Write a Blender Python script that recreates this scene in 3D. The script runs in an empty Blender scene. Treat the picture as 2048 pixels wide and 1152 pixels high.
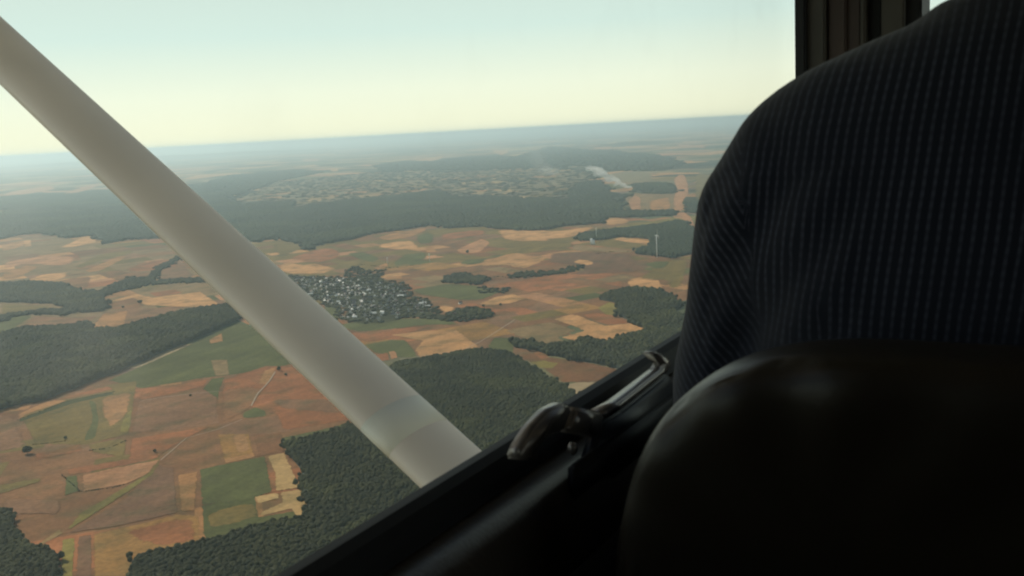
import bpy, bmesh, math, random
import numpy as np
from mathutils import Vector, Matrix, noise as mnoise
random.seed(7); rng = np.random.default_rng(7)
sc = bpy.context.scene

# ------------------------------------------------------------------ camera
FPX = 1967.0                                   # focal length in pixels of the 2048 wide photograph
PITCH, ROLL = math.radians(9.18), math.radians(3.15)
ALT = 600.0                                    # flying height over the fields
CP, SP, CR, SR = math.cos(PITCH), math.sin(PITCH), math.cos(ROLL), math.sin(ROLL)
fwd = Vector((0, CP, -SP)); up0 = Vector((0, SP, CP)); rt0 = Vector((1, 0, 0))
RT = rt0*CR - up0*SR; UP = rt0*SR + up0*CR
cam = bpy.data.cameras.new('camera'); cam.sensor_width = 36; cam.lens = 36*FPX/2048
cam.clip_start = 0.02; cam.clip_end = 600000
cam.dof.use_dof = True; cam.dof.focus_distance = 60; cam.dof.aperture_fstop = 17
co = bpy.data.objects.new('camera', cam); sc.collection.objects.link(co)
M3 = Matrix((RT, UP, -fwd)).transposed()
co.matrix_world = Matrix.Translation((0, 0, ALT)) @ M3.to_4x4()
sc.camera = co

# ------------------------------------------------------------------ sky and sun
AZ = math.radians(29.45)                       # heading of the aircraft, clockwise from +Y
SUN_AZ, SUN_EL = math.radians(-48), math.radians(36)
SKY_K = .105
HAZE_LOW, HAZE_MID, HAZE_TOP = (.97, .96, .70, 1), (.68, .84, .77, 1), (.50, .54, .48, 1)
w = bpy.data.worlds.new('World'); sc.world = w; w.use_nodes = True
nt = w.node_tree; nt.nodes.clear()
wo = nt.nodes.new('ShaderNodeOutputWorld'); bg = nt.nodes.new('ShaderNodeBackground')
sky = nt.nodes.new('ShaderNodeTexSky'); sky.sky_type = 'NISHITA'; sky.sun_disc = False
sky.sun_elevation = SUN_EL; sky.sun_rotation = SUN_AZ; sky.altitude = 600
sky.air_density = 1.0; sky.dust_density = 1.2; sky.ozone_density = 1.0
def wn(t, **k):
    n = nt.nodes.new(t)
    for a_, v_ in k.items(): setattr(n, a_, v_)
    return n
wl = nt.links.new
tcw = wn('ShaderNodeTexCoord'); sx = wn('ShaderNodeSeparateXYZ'); wl(tcw.outputs['Generated'], sx.inputs[0])
# thick summer air: a creamy band low down that thins into pale cyan, then into the clear sky overhead
rampw = wn('ShaderNodeValToRGB'); e = rampw.color_ramp.elements
e[0].position = 0.0; e[0].color = HAZE_LOW; e[1].position = .10; e[1].color = HAZE_MID
q = e.new(.045); q.color = tuple((.62*HAZE_LOW[i]+.38*HAZE_MID[i]) + (.04 if i < 3 else 0) for i in range(4))
q = e.new(.35); q.color = HAZE_TOP
ab = wn('ShaderNodeMath', operation='ABSOLUTE'); wl(sx.outputs[2], ab.inputs[0]); wl(ab.outputs[0], rampw.inputs[0])
dt = wn('ShaderNodeVectorMath', operation='DOT_PRODUCT'); dt.inputs[1].default_value = (math.sin(SUN_AZ), math.cos(SUN_AZ), 0); wl(tcw.outputs['Generated'], dt.inputs[0])
glow = wn('ShaderNodeMapRange'); glow.inputs[1].default_value = -1; glow.inputs[2].default_value = 1; glow.inputs[3].default_value = .95; glow.inputs[4].default_value = 1.07
wl(dt.outputs['Value'], glow.inputs[0])
hz = wn('ShaderNodeMix', data_type='RGBA', blend_type='MULTIPLY'); hz.inputs[0].default_value = 1; wl(rampw.outputs[0], hz.inputs[6]); wl(glow.outputs[0], hz.inputs[7])
sk = wn('ShaderNodeMix', data_type='RGBA', blend_type='MULTIPLY'); sk.inputs[0].default_value = 1; sk.inputs[7].default_value = (SKY_K*1.05, SKY_K*.93, SKY_K*.72, 1); wl(sky.outputs[0], sk.inputs[6])
fz_ = wn('ShaderNodeMapRange', interpolation_type='SMOOTHSTEP'); fz_.inputs[1].default_value = .10; fz_.inputs[2].default_value = .45; wl(sx.outputs[2], fz_.inputs[0])
fin = wn('ShaderNodeMix', data_type='RGBA'); wl(fz_.outputs[0], fin.inputs[0]); wl(hz.outputs[2], fin.inputs[6]); wl(sk.outputs[2], fin.inputs[7])
wl(fin.outputs[2], bg.inputs[0]); bg.inputs[1].default_value = 1.0
nt.links.new(bg.outputs[0], wo.inputs[0])
sun = bpy.data.lights.new('sun', 'SUN'); sun.energy = 4.0; sun.angle = math.radians(0.5); sun.color = (1, .92, .76)
so = bpy.data.objects.new('sun', sun); sc.collection.objects.link(so)
sd = Vector((math.sin(SUN_AZ)*math.cos(SUN_EL), math.cos(SUN_AZ)*math.cos(SUN_EL), math.sin(SUN_EL)))
so.rotation_euler = (-sd).to_track_quat('-Z', 'Y').to_euler(); so.location = (0, 0, 900)
sc.view_settings.view_transform = 'Standard'; sc.view_settings.look = 'None'
sc.view_settings.exposure = 0.0; sc.view_settings.gamma = 1
sc.render.engine = 'CYCLES'
sc.cycles.use_denoising = True
sc.cycles.volume_bounces = 1; sc.cycles.max_bounces = 6; sc.cycles.diffuse_bounces = 3
sc.cycles.transparent_max_bounces = 40
sc.cycles.pixel_filter_type = 'BLACKMAN_HARRIS'; sc.cycles.filter_width = 2.1

# ------------------------------------------------------------------ helpers
O = Vector((0, 0, ALT))
FW = Vector((math.sin(AZ), math.cos(AZ), 0)); LF = Vector((-math.cos(AZ), math.sin(AZ), 0)); ZU = Vector((0, 0, 1))
def A(f, l, z): return O + FW*f + LF*l + ZU*z                 # aircraft frame: forward, left, up from the camera
def ray(px, py): return fwd + RT*((px-1024)/FPX) + UP*((576-py)/FPX)
def gnd(px, py, z=0.0):                                       # where the line of sight meets the land
    d = ray(px, py); t = (ALT-z)/-d.z; return (d.x*t, d.y*t)
def atf(px, py, f): d = ray(px, py); t = f/d.dot(FW); return A(f, d.dot(LF)*t, d.z*t)
def atl(px, py, l): d = ray(px, py); t = l/d.dot(LF); return A(d.dot(FW)*t, l, d.z*t)

def tag(o, label=None, cat=None, group=None, kind=None):
    if label: o['label'] = label
    if cat: o['category'] = cat
    if group: o['group'] = group
    if kind: o['kind'] = kind
    return o
def link(name, me, mat=None, parent=None):
    o = bpy.data.objects.new(name, me); sc.collection.objects.link(o)
    if mat is not None and me is not None:
        for m in (mat if isinstance(mat, (list, tuple)) else [mat]): me.materials.append(m)
    if parent is not None: o.parent = parent
    return o
def empty(name, loc=(0, 0, 0)):
    o = bpy.data.objects.new(name, None); sc.collection.objects.link(o); o.location = loc; o.empty_display_size = .1
    return o
def mesh(name, vs, fs, smooth=False):
    me = bpy.data.meshes.new(name); me.from_pydata([tuple(v) for v in vs], [], fs); me.update()
    if smooth:
        for p in me.polygons: p.use_smooth = True
    return me
def bigmesh(name, V, T, smooth=True):                          # numpy triangles
    me = bpy.data.meshes.new(name); me.vertices.add(len(V)); me.vertices.foreach_set('co', V.astype(np.float32).ravel())
    me.loops.add(T.size); me.loops.foreach_set('vertex_index', T.astype(np.int32).ravel())
    me.polygons.add(len(T)); me.polygons.foreach_set('loop_start', np.arange(0, T.size, 3, dtype=np.int32))
    me.polygons.foreach_set('loop_total', np.full(len(T), 3, dtype=np.int32))
    if smooth: me.polygons.foreach_set('use_smooth', np.ones(len(T), dtype=bool))
    me.update(calc_edges=True); return me

def srgb(c): 
    c = c/255.0
    return c/12.92 if c <= .04045 else ((c+.055)/1.055)**2.4
def nm(name):
    m = bpy.data.materials.new(name); m.use_nodes = True; return m, m.node_tree.nodes, m.node_tree.links, m.node_tree.nodes['Principled BSDF']
def simple(name, col, rough=.6, metal=0, bump=None, sheen=0, spec=.5, var=0.0, vs=20):
    m, N, K, b = nm(name)
    b.inputs['Base Color'].default_value = (*col, 1); b.inputs['Roughness'].default_value = rough
    b.inputs['Metallic'].default_value = metal; b.inputs['Specular IOR Level'].default_value = spec
    if sheen: b.inputs['Sheen Weight'].default_value = sheen
    tc = N.new('ShaderNodeTexCoord'); nz = N.new('ShaderNodeTexNoise'); nz.inputs['Scale'].default_value = vs
    nz.inputs['Detail'].default_value = 5; K.new(tc.outputs['Object'], nz.inputs['Vector'])
    mr = N.new('ShaderNodeMapRange'); mr.inputs[1].default_value = .3; mr.inputs[2].default_value = .7
    mr.inputs[3].default_value = 1-var; mr.inputs[4].default_value = 1+var
    K.new(nz.outputs[0], mr.inputs[0])
    mx = N.new('ShaderNodeMix'); mx.data_type = 'RGBA'; mx.blend_type = 'MULTIPLY'; mx.inputs[0].default_value = 1
    mx.inputs[6].default_value = (*col, 1); K.new(mr.outputs[0], mx.inputs[7]); K.new(mx.outputs[2], b.inputs['Base Color'])
    if bump:
        bp = N.new('ShaderNodeBump'); bp.inputs['Strength'].default_value = bump[1]; bp.inputs['Distance'].default_value = bump[2]
        n2 = N.new('ShaderNodeTexNoise'); n2.inputs['Scale'].default_value = bump[0]; n2.inputs['Detail'].default_value = 4
        K.new(tc.outputs['Object'], n2.inputs['Vector']); K.new(n2.outputs[0], bp.inputs['Height']); K.new(bp.outputs[0], b.inputs['Normal'])
    return m

# ------------------------------------------------------------------ land materials
def field_material():
    m, N, K, b = nm('crop_field')
    oi = N.new('ShaderNodeObjectInfo'); geo = N.new('ShaderNodeNewGeometry')
    b.inputs['Roughness'].default_value = .95; b.inputs['Specular IOR Level'].default_value = .05
    # broad mottling of soil and growth
    n1 = N.new('ShaderNodeTexNoise'); n1.inputs['Scale'].default_value = .006; n1.inputs['Detail'].default_value = 6; n1.inputs['Roughness'].default_value = .6
    n2 = N.new('ShaderNodeTexNoise'); n2.inputs['Scale'].default_value = .03; n2.inputs['Detail'].default_value = 5
    K.new(geo.outputs['Position'], n1.inputs['Vector'])
    # drill rows: the field's own bearing from its random number
    vr = N.new('ShaderNodeVectorRotate'); vr.rotation_type = 'Z_AXIS'
    an = N.new('ShaderNodeMath'); an.operation = 'MULTIPLY_ADD'; an.inputs[1].default_value = .5; an.inputs[2].default_value = .25
    K.new(oi.outputs['Random'], an.inputs[0]); K.new(an.outputs[0], vr.inputs['Angle']); K.new(geo.outputs['Position'], vr.inputs['Vector'])
    sv = N.new('ShaderNodeVectorMath'); sv.operation = 'MULTIPLY'; sv.inputs[1].default_value = (1.0, .09, 1); K.new(vr.outputs[0], sv.inputs[0])
    K.new(sv.outputs[0], n2.inputs['Vector'])
    mr1 = N.new('ShaderNodeMapRange'); mr1.inputs[1].default_value = .3; mr1.inputs[2].default_value = .7; mr1.inputs[3].default_value = .78; mr1.inputs[4].default_value = 1.22
    mr2 = N.new('ShaderNodeMapRange'); mr2.inputs[1].default_value = .3; mr2.inputs[2].default_value = .7; mr2.inputs[3].default_value = .86; mr2.inputs[4].default_value = 1.14
    K.new(n1.outputs[0], mr1.inputs[0]); K.new(n2.outputs[0], mr2.inputs[0])
    mu0 = N.new('ShaderNodeMath'); mu0.operation = 'MULTIPLY'; K.new(mr1.outputs[0], mu0.inputs[0]); K.new(mr2.outputs[0], mu0.inputs[1])
    n6 = N.new('ShaderNodeTexNoise'); n6.inputs['Scale'].default_value = .10; n6.inputs['Detail'].default_value = 6; n6.inputs['Roughness'].default_value = .7; K.new(geo.outputs['Position'], n6.inputs['Vector'])
    mr6 = N.new('ShaderNodeMapRange'); mr6.inputs[1].default_value = .3; mr6.inputs[2].default_value = .7; mr6.inputs[3].default_value = .74; mr6.inputs[4].default_value = 1.26; K.new(n6.outputs[0], mr6.inputs[0])
    mu = N.new('ShaderNodeMath'); mu.operation = 'MULTIPLY'; K.new(mu0.outputs[0], mu.inputs[0]); K.new(mr6.outputs[0], mu.inputs[1])
    mx = N.new('ShaderNodeMix'); mx.data_type = 'RGBA'; mx.blend_type = 'MULTIPLY'; mx.inputs[0].default_value = 1
    # greenish growth in patches
    n3 = N.new('ShaderNodeTexNoise'); n3.inputs['Scale'].default_value = .014; n3.inputs['Detail'].default_value = 4
    of = N.new('ShaderNodeVectorMath'); of.inputs[1].default_value = (900, 300, 0); K.new(geo.outputs['Position'], of.inputs[0]); K.new(of.outputs[0], n3.inputs['Vector'])
    gr = N.new('ShaderNodeMapRange'); gr.inputs[1].default_value = .48; gr.inputs[2].default_value = .66; gr.inputs[3].default_value = 0; gr.inputs[4].default_value = .5
    K.new(n3.outputs[0], gr.inputs[0])
    gm = N.new('ShaderNodeMix'); gm.data_type = 'RGBA'; gm.inputs[7].default_value = (.075, .075, .032, 1)
    K.new(gr.outputs[0], gm.inputs[0]); K.new(oi.outputs['Color'], gm.inputs[6])
    K.new(gm.outputs[2], mx.inputs[6]); K.new(mu.outputs[0], mx.inputs[7]); K.new(mx.outputs[2], b.inputs['Base Color'])
    # crops thin out raggedly along the borders
    at = N.new('ShaderNodeAttribute'); at.attribute_name = 'edge'
    n5 = N.new('ShaderNodeTexNoise'); n5.inputs['Scale'].default_value = .07; n5.inputs['Detail'].default_value = 7; n5.inputs['Roughness'].default_value = .75; K.new(geo.outputs['Position'], n5.inputs['Vector'])
    ea = N.new('ShaderNodeMath'); ea.operation = 'MULTIPLY_ADD'; ea.inputs[1].default_value = 2.2; K.new(n5.outputs[0], ea.inputs[0]); K.new(at.outputs['Fac'], ea.inputs[2])
    em = N.new('ShaderNodeMapRange'); em.inputs[1].default_value = 1.54; em.inputs[2].default_value = 1.60; K.new(ea.outputs[0], em.inputs[0]); K.new(em.outputs[0], b.inputs['Alpha'])
    return m
M_field = field_material()

def ground_material():
    m, N, K, b = nm('farmland')
    geo = N.new('ShaderNodeNewGeometry'); b.inputs['Roughness'].default_value = 1; b.inputs['Specular IOR Level'].default_value = .02
    # warp, then cells of fields of about 300 m
    wn = N.new('ShaderNodeTexNoise'); wn.inputs['Scale'].default_value = .0008; wn.inputs['Detail'].default_value = 3; K.new(geo.outputs['Position'], wn.inputs['Vector'])
    ws = N.new('ShaderNodeVectorMath'); ws.operation = 'MULTIPLY_ADD'; ws.inputs[1].default_value = (700, 700, 0)
    K.new(wn.outputs['Color'], ws.inputs[0]); K.new(geo.outputs['Position'], ws.inputs[2])
    vo = N.new('ShaderNodeTexVoronoi'); vo.distance = 'CHEBYCHEV'; vo.inputs['Scale'].default_value = .0030; K.new(ws.outputs[0], vo.inputs['Vector'])
    sep = N.new('ShaderNodeSeparateColor'); K.new(vo.outputs['Color'], sep.inputs[0])
    cr = N.new('ShaderNodeValToRGB'); cr.color_ramp.interpolation = 'CONSTANT'
    st = [(0, (.13, .12, .07)), (.2, (.10, .11, .06)), (.38, (.19, .13, .09)), (.5, (.16, .15, .08)), (.62, (.26, .19, .11)), (.72, (.09, .11, .06)), (.86, (.17, .12, .09)), (.94, (.33, .25, .15))]
    e = cr.color_ramp.elements; e[0].position = 0; e[0].color = (*st[0][1], 1); e[1].position = st[1][0]; e[1].color = (*st[1][1], 1)
    for p, c in st[2:]: q = e.new(p); q.color = (*c, 1)
    K.new(sep.outputs[0], cr.inputs[0])
    # woodland mask growing with distance
    n = N.new('ShaderNodeTexNoise'); n.inputs['Scale'].default_value = .00042; n.inputs['Detail'].default_value = 7; n.inputs['Roughness'].default_value = .55
    K.new(geo.outputs['Position'], n.inputs['Vector'])
    ln = N.new('ShaderNodeVectorMath'); ln.operation = 'LENGTH'; K.new(geo.outputs['Position'], ln.inputs[0])
    th = N.new('ShaderNodeMapRange'); th.inputs[1].default_value = 4500; th.inputs[2].default_value = 9000; th.inputs[3].default_value = .62; th.inputs[4].default_value = .515
    K.new(ln.outputs['Value'], th.inputs[0])
    gt = N.new('ShaderNodeMath'); gt.operation = 'SUBTRACT'; K.new(n.outputs[0], gt.inputs[0]); K.new(th.outputs[0], gt.inputs[1])
    sm = N.new('ShaderNodeMapRange'); sm.inputs[1].default_value = -.006; sm.inputs[2].default_value = .006; K.new(gt.outputs[0], sm.inputs[0])
    mx = N.new('ShaderNodeMix'); mx.data_type = 'RGBA'; mx.inputs[7].default_value = (.022, .034, .020, 1)
    K.new(sm.outputs[0], mx.inputs[0]); K.new(cr.outputs[0], mx.inputs[6])
    n4 = N.new('ShaderNodeTexNoise'); n4.inputs['Scale'].default_value = .01; n4.inputs['Detail'].default_value = 6; K.new(geo.outputs['Position'], n4.inputs['Vector'])
    mr = N.new('ShaderNodeMapRange'); mr.inputs[1].default_value = .3; mr.inputs[2].default_value = .7; mr.inputs[3].default_value = .7; mr.inputs[4].default_value = 1.3; K.new(n4.outputs[0], mr.inputs[0])
    mu = N.new('ShaderNodeMix'); mu.data_type = 'RGBA'; mu.blend_type = 'MULTIPLY'; mu.inputs[0].default_value = 1
    K.new(mx.outputs[2], mu.inputs[6]); K.new(mr.outputs[0], mu.inputs[7]); K.new(mu.outputs[2], b.inputs['Base Color'])
    return m
M_ground = ground_material()

def leaf_material(name, c1, c2, s=.02):
    m, N, K, b = nm(name)
    geo = N.new('ShaderNodeNewGeometry'); b.inputs['Roughness'].default_value = .9; b.inputs['Specular IOR Level'].default_value = .1
    n = N.new('ShaderNodeTexNoise'); n.inputs['Scale'].default_value = s; n.inputs['Detail'].default_value = 5; K.new(geo.outputs['Position'], n.inputs['Vector'])
    ad = N.new('ShaderNodeMath'); ad.operation = 'MULTIPLY_ADD'; ad.inputs[1].default_value = .45; K.new(geo.outputs['Random Per Island'], ad.inputs[0])
    mr = N.new('ShaderNodeMapRange'); mr.inputs[1].default_value = .35; mr.inputs[2].default_value = .65; mr.inputs[3].default_value = 0; mr.inputs[4].default_value = .55
    K.new(n.outputs[0], mr.inputs[0]); K.new(mr.outputs[0], ad.inputs[2])
    mx = N.new('ShaderNodeMix'); mx.data_type = 'RGBA'; mx.inputs[6].default_value = (*c1, 1); mx.inputs[7].default_value = (*c2, 1)
    K.new(ad.outputs[0], mx.inputs[0])
    # stands of other kinds of tree, lighter and yellower
    n2 = N.new('ShaderNodeTexNoise'); n2.inputs['Scale'].default_value = .007 if s > .01 else .0016; n2.inputs['Detail'].default_value = 6; K.new(geo.outputs['Position'], n2.inputs['Vector'])
    m3 = N.new('ShaderNodeMapRange'); m3.inputs[1].default_value = .50; m3.inputs[2].default_value = .62; m3.inputs[3].default_value = 0; m3.inputs[4].default_value = .65; K.new(n2.outputs[0], m3.inputs[0])
    m4 = N.new('ShaderNodeMix'); m4.data_type = 'RGBA'; m4.inputs[7].default_value = (c2[0]*1.35, c2[1]*1.35, c2[2]*1.1, 1); K.new(m3.outputs[0], m4.inputs[0]); K.new(mx.outputs[2], m4.inputs[6]); K.new(m4.outputs[2], b.inputs['Base Color'])
    return m
M_leaf = leaf_material('woodland_foliage', (.017, .021, .009), (.050, .052, .020))
M_farleaf = leaf_material('distant_foliage', (.020, .032, .018), (.040, .052, .026), .004)
M_bark = simple('bark', (.10, .08, .06), .9)
M_woodshade = simple('wood_shade', (.020, .026, .015), 1, var=.2, vs=.05)  # dark tone standing in for the shade inside the woods

# ------------------------------------------------------------------ ground and far relief
R0 = 200000
vs = [(0, 0, 0)]; fs = []; rr = [1500, 4000, 9000, 18000, 34000, 58000, 110000, R0]; S = 96
for r in rr:
    for k in range(S): a = 2*math.pi*k/S; vs.append((r*math.cos(a), r*math.sin(a), 0))
for k in range(S): fs.append((0, 1+k, 1+(k+1) % S))
for i in range(len(rr)-1):
    for k in range(S): a = 1+i*S+k; b_ = 1+i*S+(k+1) % S; fs.append((a, a+S, b_+S, b_))
tag(link('ground', mesh('ground', vs, fs), M_ground), 'wide plain of farmland and woods reaching the hazy horizon', kind='structure')

def hill(px, py, wpx, h, deep, label, seed):
    x, y = gnd(px, py); d = math.hypot(x, y); W = wpx/FPX*d; ax = Vector((x, y, 0)).normalized(); sx = Vector((ax.y, -ax.x, 0))
    n1, n2 = 56, 14; vs = []; fs = []
    for j in range(n2+1):
        for i in range(n1+1):
            u = i/n1*2-1; v = j/n2*2-1
            q = max(0, 1-u*u)**1.2*max(0, 1-v*v)
            z = h*q*(1+.45*mnoise.noise(Vector((u*4+seed, v*2, seed))))-2
            p = Vector((x, y, 0))+sx*(u*W/2)+ax*(v*deep/2); vs.append((p.x, p.y, z))
    for j in range(n2):
        for i in range(n1): a = j*(n1+1)+i; fs.append((a, a+1, a+n1+2, a+n1+1))
    o = link('hill', mesh('hill', vs, fs, True), M_farleaf); tag(o, label, kind='structure')
hill(1270, 289, 190, 85, 1600, 'low dark wooded hill in the haze right of the smoke', 3)
hill(1010, 272, 420, 120, 6000, 'long faint ridge just under the horizon near the middle', 5)
hill(330, 318, 700, 170, 8000, 'pale blue ridge on the horizon behind the wing strut', 8)

# ------------------------------------------------------------------ fields (outlines read off the land, laid flat on it)
Z = {'1': (0, 200, 2.9244), '2': (0, 560, 2.9244), '3': (0, 758, 2.9244), '4': (600, 220, 4.096), '5': (1000, 220, 4.096),
     '6': (550, 480, 4.096), '7': (950, 480, 4.096), '8': (1140, 420, 7.314), '0': (0, 0, 1)}
def conv(z, pts):
    a, b, s = Z[z]; return [(a+x/s, b+y/s) for x, y in pts]
def P(s): v = [float(q) for q in s.split()]; return list(zip(v[::2], v[1::2]))
LAND = (.97, .78, .58)
HUE = {
 'brown': (.22, .135, .085), 'mauve': (.22, .145, .105), 'rust': (.29, .145, .085), 'tan': (.36, .225, .125), 'sand': (.50, .33, .19),
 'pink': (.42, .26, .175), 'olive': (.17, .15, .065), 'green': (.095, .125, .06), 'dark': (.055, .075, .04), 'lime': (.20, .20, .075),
 'straw': (.42, .34, .20), 'dun': (.23, .19, .125), 'purple': (.17, .115, .09), 'gold': (.30, .20, .09), 'deep': (.185, .11, .07), 'grey': (.22, .22, .17), 'wooded': (.030, .045, .028)}
FIELDS = []
def F(z, hue, s, label, sm=0, k=1.0): FIELDS.append((conv(z, P(s)), hue, label, sm, k))
# broad tracts first, then what lies on them
F('0', 'brown', '-260 800 0 800 120 770 280 740 600 720 760 880 640 1060 400 1120 300 1330 -400 1500', 'broad brown ploughland filling the lower left below the long wood')
F('0', 'dun', '-200 500 0 470 330 470 520 640 480 640 250 655 0 690 -200 700', 'patchy dun farmland left of the strut above the long wood')
F('0', 'olive', '500 480 690 480 900 455 1240 445 1420 440 1420 560 900 580 560 560', 'olive farmland between the village and the dark wood band')
F('0', 'brown', '560 560 950 520 1100 500 1270 500 1390 520 1390 560 1350 620 1180 640 1000 700 640 720', 'wide reddish brown tract around the village')
F('7', 'mauve', '540 470 700 400 960 400 980 480 960 580 780 610 640 640 300 700 200 740 0 740 20 690 130 620 400 560', 'mauve bare field right of the village', 1)
F('7', 'rust', '0 350 330 320 700 290 1200 280 1240 340 1250 390 1000 420 700 400 420 440 300 400 60 400', 'reddish strip of soil above the mauve field', 1)
F('7', 'purple', '600 110 760 95 1300 110 1330 160 1500 180 1400 260 900 290 700 290 860 250 860 215 560 190', 'dusky purple field under the farther turbine', 1)
F('7', 'olive', '1400 190 1700 150 1780 170 1720 400 1560 400 1540 330 1300 320 1420 250', 'olive brown field beside the shirt sleeve', 1)
F('7', 'dun', '200 740 640 660 880 745 700 800 850 840 980 860 700 890 560 870 330 800', 'dun field below the mauve one', 1)
F('7', 'rust', '870 620 960 590 1160 620 1300 680 1080 700 960 660', 'rust wedge above the arrow shaped sand field')
F('7', 'deep', '340 950 500 915 620 960 870 990 1180 1060 1190 1090 1100 1170 700 1170 560 1060', 'brown slope between the two woods by the door latch')
F('7', 'rust', '470 930 520 905 620 965 540 985', 'small red patch at the top of the slope by the woods')
F('7', 'lime', '430 1000 560 985 700 1010 640 1060 520 1050', 'yellow green patch at the wood edge on the slope')
F('7', 'lime', '990 560 1100 500 1190 540 1190 625 1060 615', 'yellow green meadow at the tip of the wood')
F('7', 'green', '140 800 330 800 330 950 60 930', 'dull green field between wood and dun field')
# lower left, near
F('2', 'green', '620 590 900 470 1400 245 1560 300 1760 480 1690 500 1350 560 1200 575 820 640', 'long green meadow under the wood edge left of the strut')
F('2', 'tan', '1215 352 1300 308 1312 358 1225 376', 'tiny tan plot in the green meadow near the wood')
F('2', 'dun', '1222 470 1340 465 1352 555 1250 566', 'square pale plot in the green meadow')
F('2', 'rust', '820 655 1235 576 1200 625 900 690 805 705', 'narrow rust strip under the green meadow')
F('2', 'mauve', '800 705 900 690 1180 640 1285 650 1272 830 760 905', 'square mauve field left of the lone hedge')
F('2', 'green', '1235 576 1320 568 1290 640 1275 760 1260 690 1180 640', 'green hedge bank between the mauve and rust fields')
F('2', 'rust', '1300 585 1560 500 1720 510 1900 650 2060 820 1650 885 1610 790 1290 700', 'large rust field beside the strut')
F('2', 'brown', '1290 640 1480 620 1560 640 1490 740 1420 790 1275 850', 'brown corner by the green pond hollow', 1)
F('2', 'mauve', '1560 700 1950 690 2020 790 1640 760', 'mauve streak in the large rust field', 1)
F('2', 'tan', '1500 612 1540 532 1625 505 1600 565 1565 612', 'tan plot at the top of the farm track')
F('2', 'green', '1400 785 1500 738 1570 770 1565 800 1420 815', 'green hollow at the foot of the farm track', 2)
F('2', 'olive', '100 800 300 720 640 610 812 590 765 900 500 970 190 965 150 870', 'olive field with hedges at the left under the wood')
F('2', 'olive', '190 860 360 750 500 740 520 830 210 900', 'golden patch in the olive field', 1)
F('2', 'tan', '580 690 780 650 760 790 640 880 590 800', 'golden patch by the right border of the olive field', 1)
F('2', 'green', '515 700 565 715 585 830 560 930 480 945 540 820', 'green strip across the olive field', 1)
F('2', 'lime', '720 800 780 740 765 880 690 900', 'lime corner of the olive field', 1)
F('2', 'rust', '290 705 640 618 675 640 420 700', 'rust strip along the wood edge at left')
F('2', 'tan', '90 790 280 705 420 700 180 780 110 820', 'tan strip at the end of the rust strip', 1)
F('2', 'dark', '95 822 400 705 680 648 665 672 420 728 110 836', 'dark hedge bank crossing the olive field')
F('2', 'rust', '195 1020 480 958 495 1000 200 1062', 'rust strip right of the lone dark tree')
F('2', 'rust', '760 930 1260 850 1100 925 940 1030 740 1060', 'rust wedge in the middle of the ploughland')
F('2', 'olive', '500 960 760 920 740 1050 520 1010', 'olive plot below the hedged field', 1)
F('2', 'mauve', '-200 760 100 790 150 880 180 980 0 1010 -200 1040', 'mauve land at the left edge under the wood', 1)
F('3', 'gold', '1262 322 1465 320 1500 460 1308 502', 'golden square plot left of the dark wood')
F('3', 'sand', '1350 330 1450 325 1470 420 1380 440', 'pale middle of the golden square plot', 1, .6)
F('3', 'tan', '1300 470 1495 430 1500 460 1308 502', 'tan lower edge of the golden square plot')
F('3', 'deep', '1470 322 1655 322 1672 430 1502 460', 'dark brown plot between golden square and wood')
F('3', 'green', '1640 345 1900 290 2060 250 2060 300 1680 395', 'green strip along the top of the dark wood')
F('3', 'green', '1160 530 1300 500 1560 450 1600 660 1480 705 1170 745', 'mottled green field left of the straw edge')
F('3', 'green', '1170 740 1500 690 1520 805 1740 770 1790 830 1480 900 1200 990 1180 900', 'lower half of the mottled green field')
F('3', 'olive', '1180 800 1350 740 1500 720 1530 800 1400 850 1220 880', 'olive thinning in the lower green field', 1)
F('3', 'straw', '1555 452 1670 428 1725 545 1775 640 1600 662 1600 560', 'upper straw coloured edge beside the dark wood')
F('3', 'straw', '1480 692 1632 664 1640 700 1510 735', 'upper prong of the straw coloured patch')
F('3', 'straw', '1632 664 1780 640 1802 745 1792 832 1730 832 1700 765 1510 812 1520 780 1640 725', 'pale straw patch at the corner of the wood')
F('3', 'tan', '1030 562 1165 540 1150 775 1050 785', 'upright tan strip left of the green field')
F('3', 'purple', '370 912 700 720 925 500 1025 525 1050 785 700 865', 'dark triangular field under the grass lane')
F('3', 'pink', '470 565 660 520 950 468 870 560 740 620 480 665', 'pink wedge above the grass lane')
F('3', 'rust', '370 530 670 480 960 430 930 470 470 560 390 575', 'rust streak above the pink wedge', 1)
F('3', 'green', '382 572 460 565 468 655 368 692', 'small green plot beside the pink wedge')
F('3', 'lime', '368 905 460 790 700 650 800 590 925 515 900 560 730 680 400 893', 'grassy lane running down to the lower left')
F('3', 'lime', '345 1180 358 940 450 928 430 1180', 'grass strip at the bottom left')
F('3', 'straw', '155 1012 350 880 372 905 170 1016', 'pale track between wood corner and grass lane', 0, .7)
F('3', 'gold', '540 1180 540 912 800 850 1040 792 1172 800 1182 985 1000 1030 850 1090 770 1180', 'golden brown field at the bottom')
F('3', 'rust', '700 900 1030 810 1160 830 1160 950 950 990 800 960', 'reddish part of the golden brown field', 1, .9)
F('3', 'purple', '430 1180 450 922 545 910 545 1180', 'narrow purple brown strip at the bottom')
F('3', 'olive', '-200 640 0 620 240 575 260 600 0 680 -200 720', 'olive strip at the left edge', 1)
F('3', 'mauve', '0 700 380 700 360 800 0 800', 'mauve band at the left above the corner wood', 1)
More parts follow.
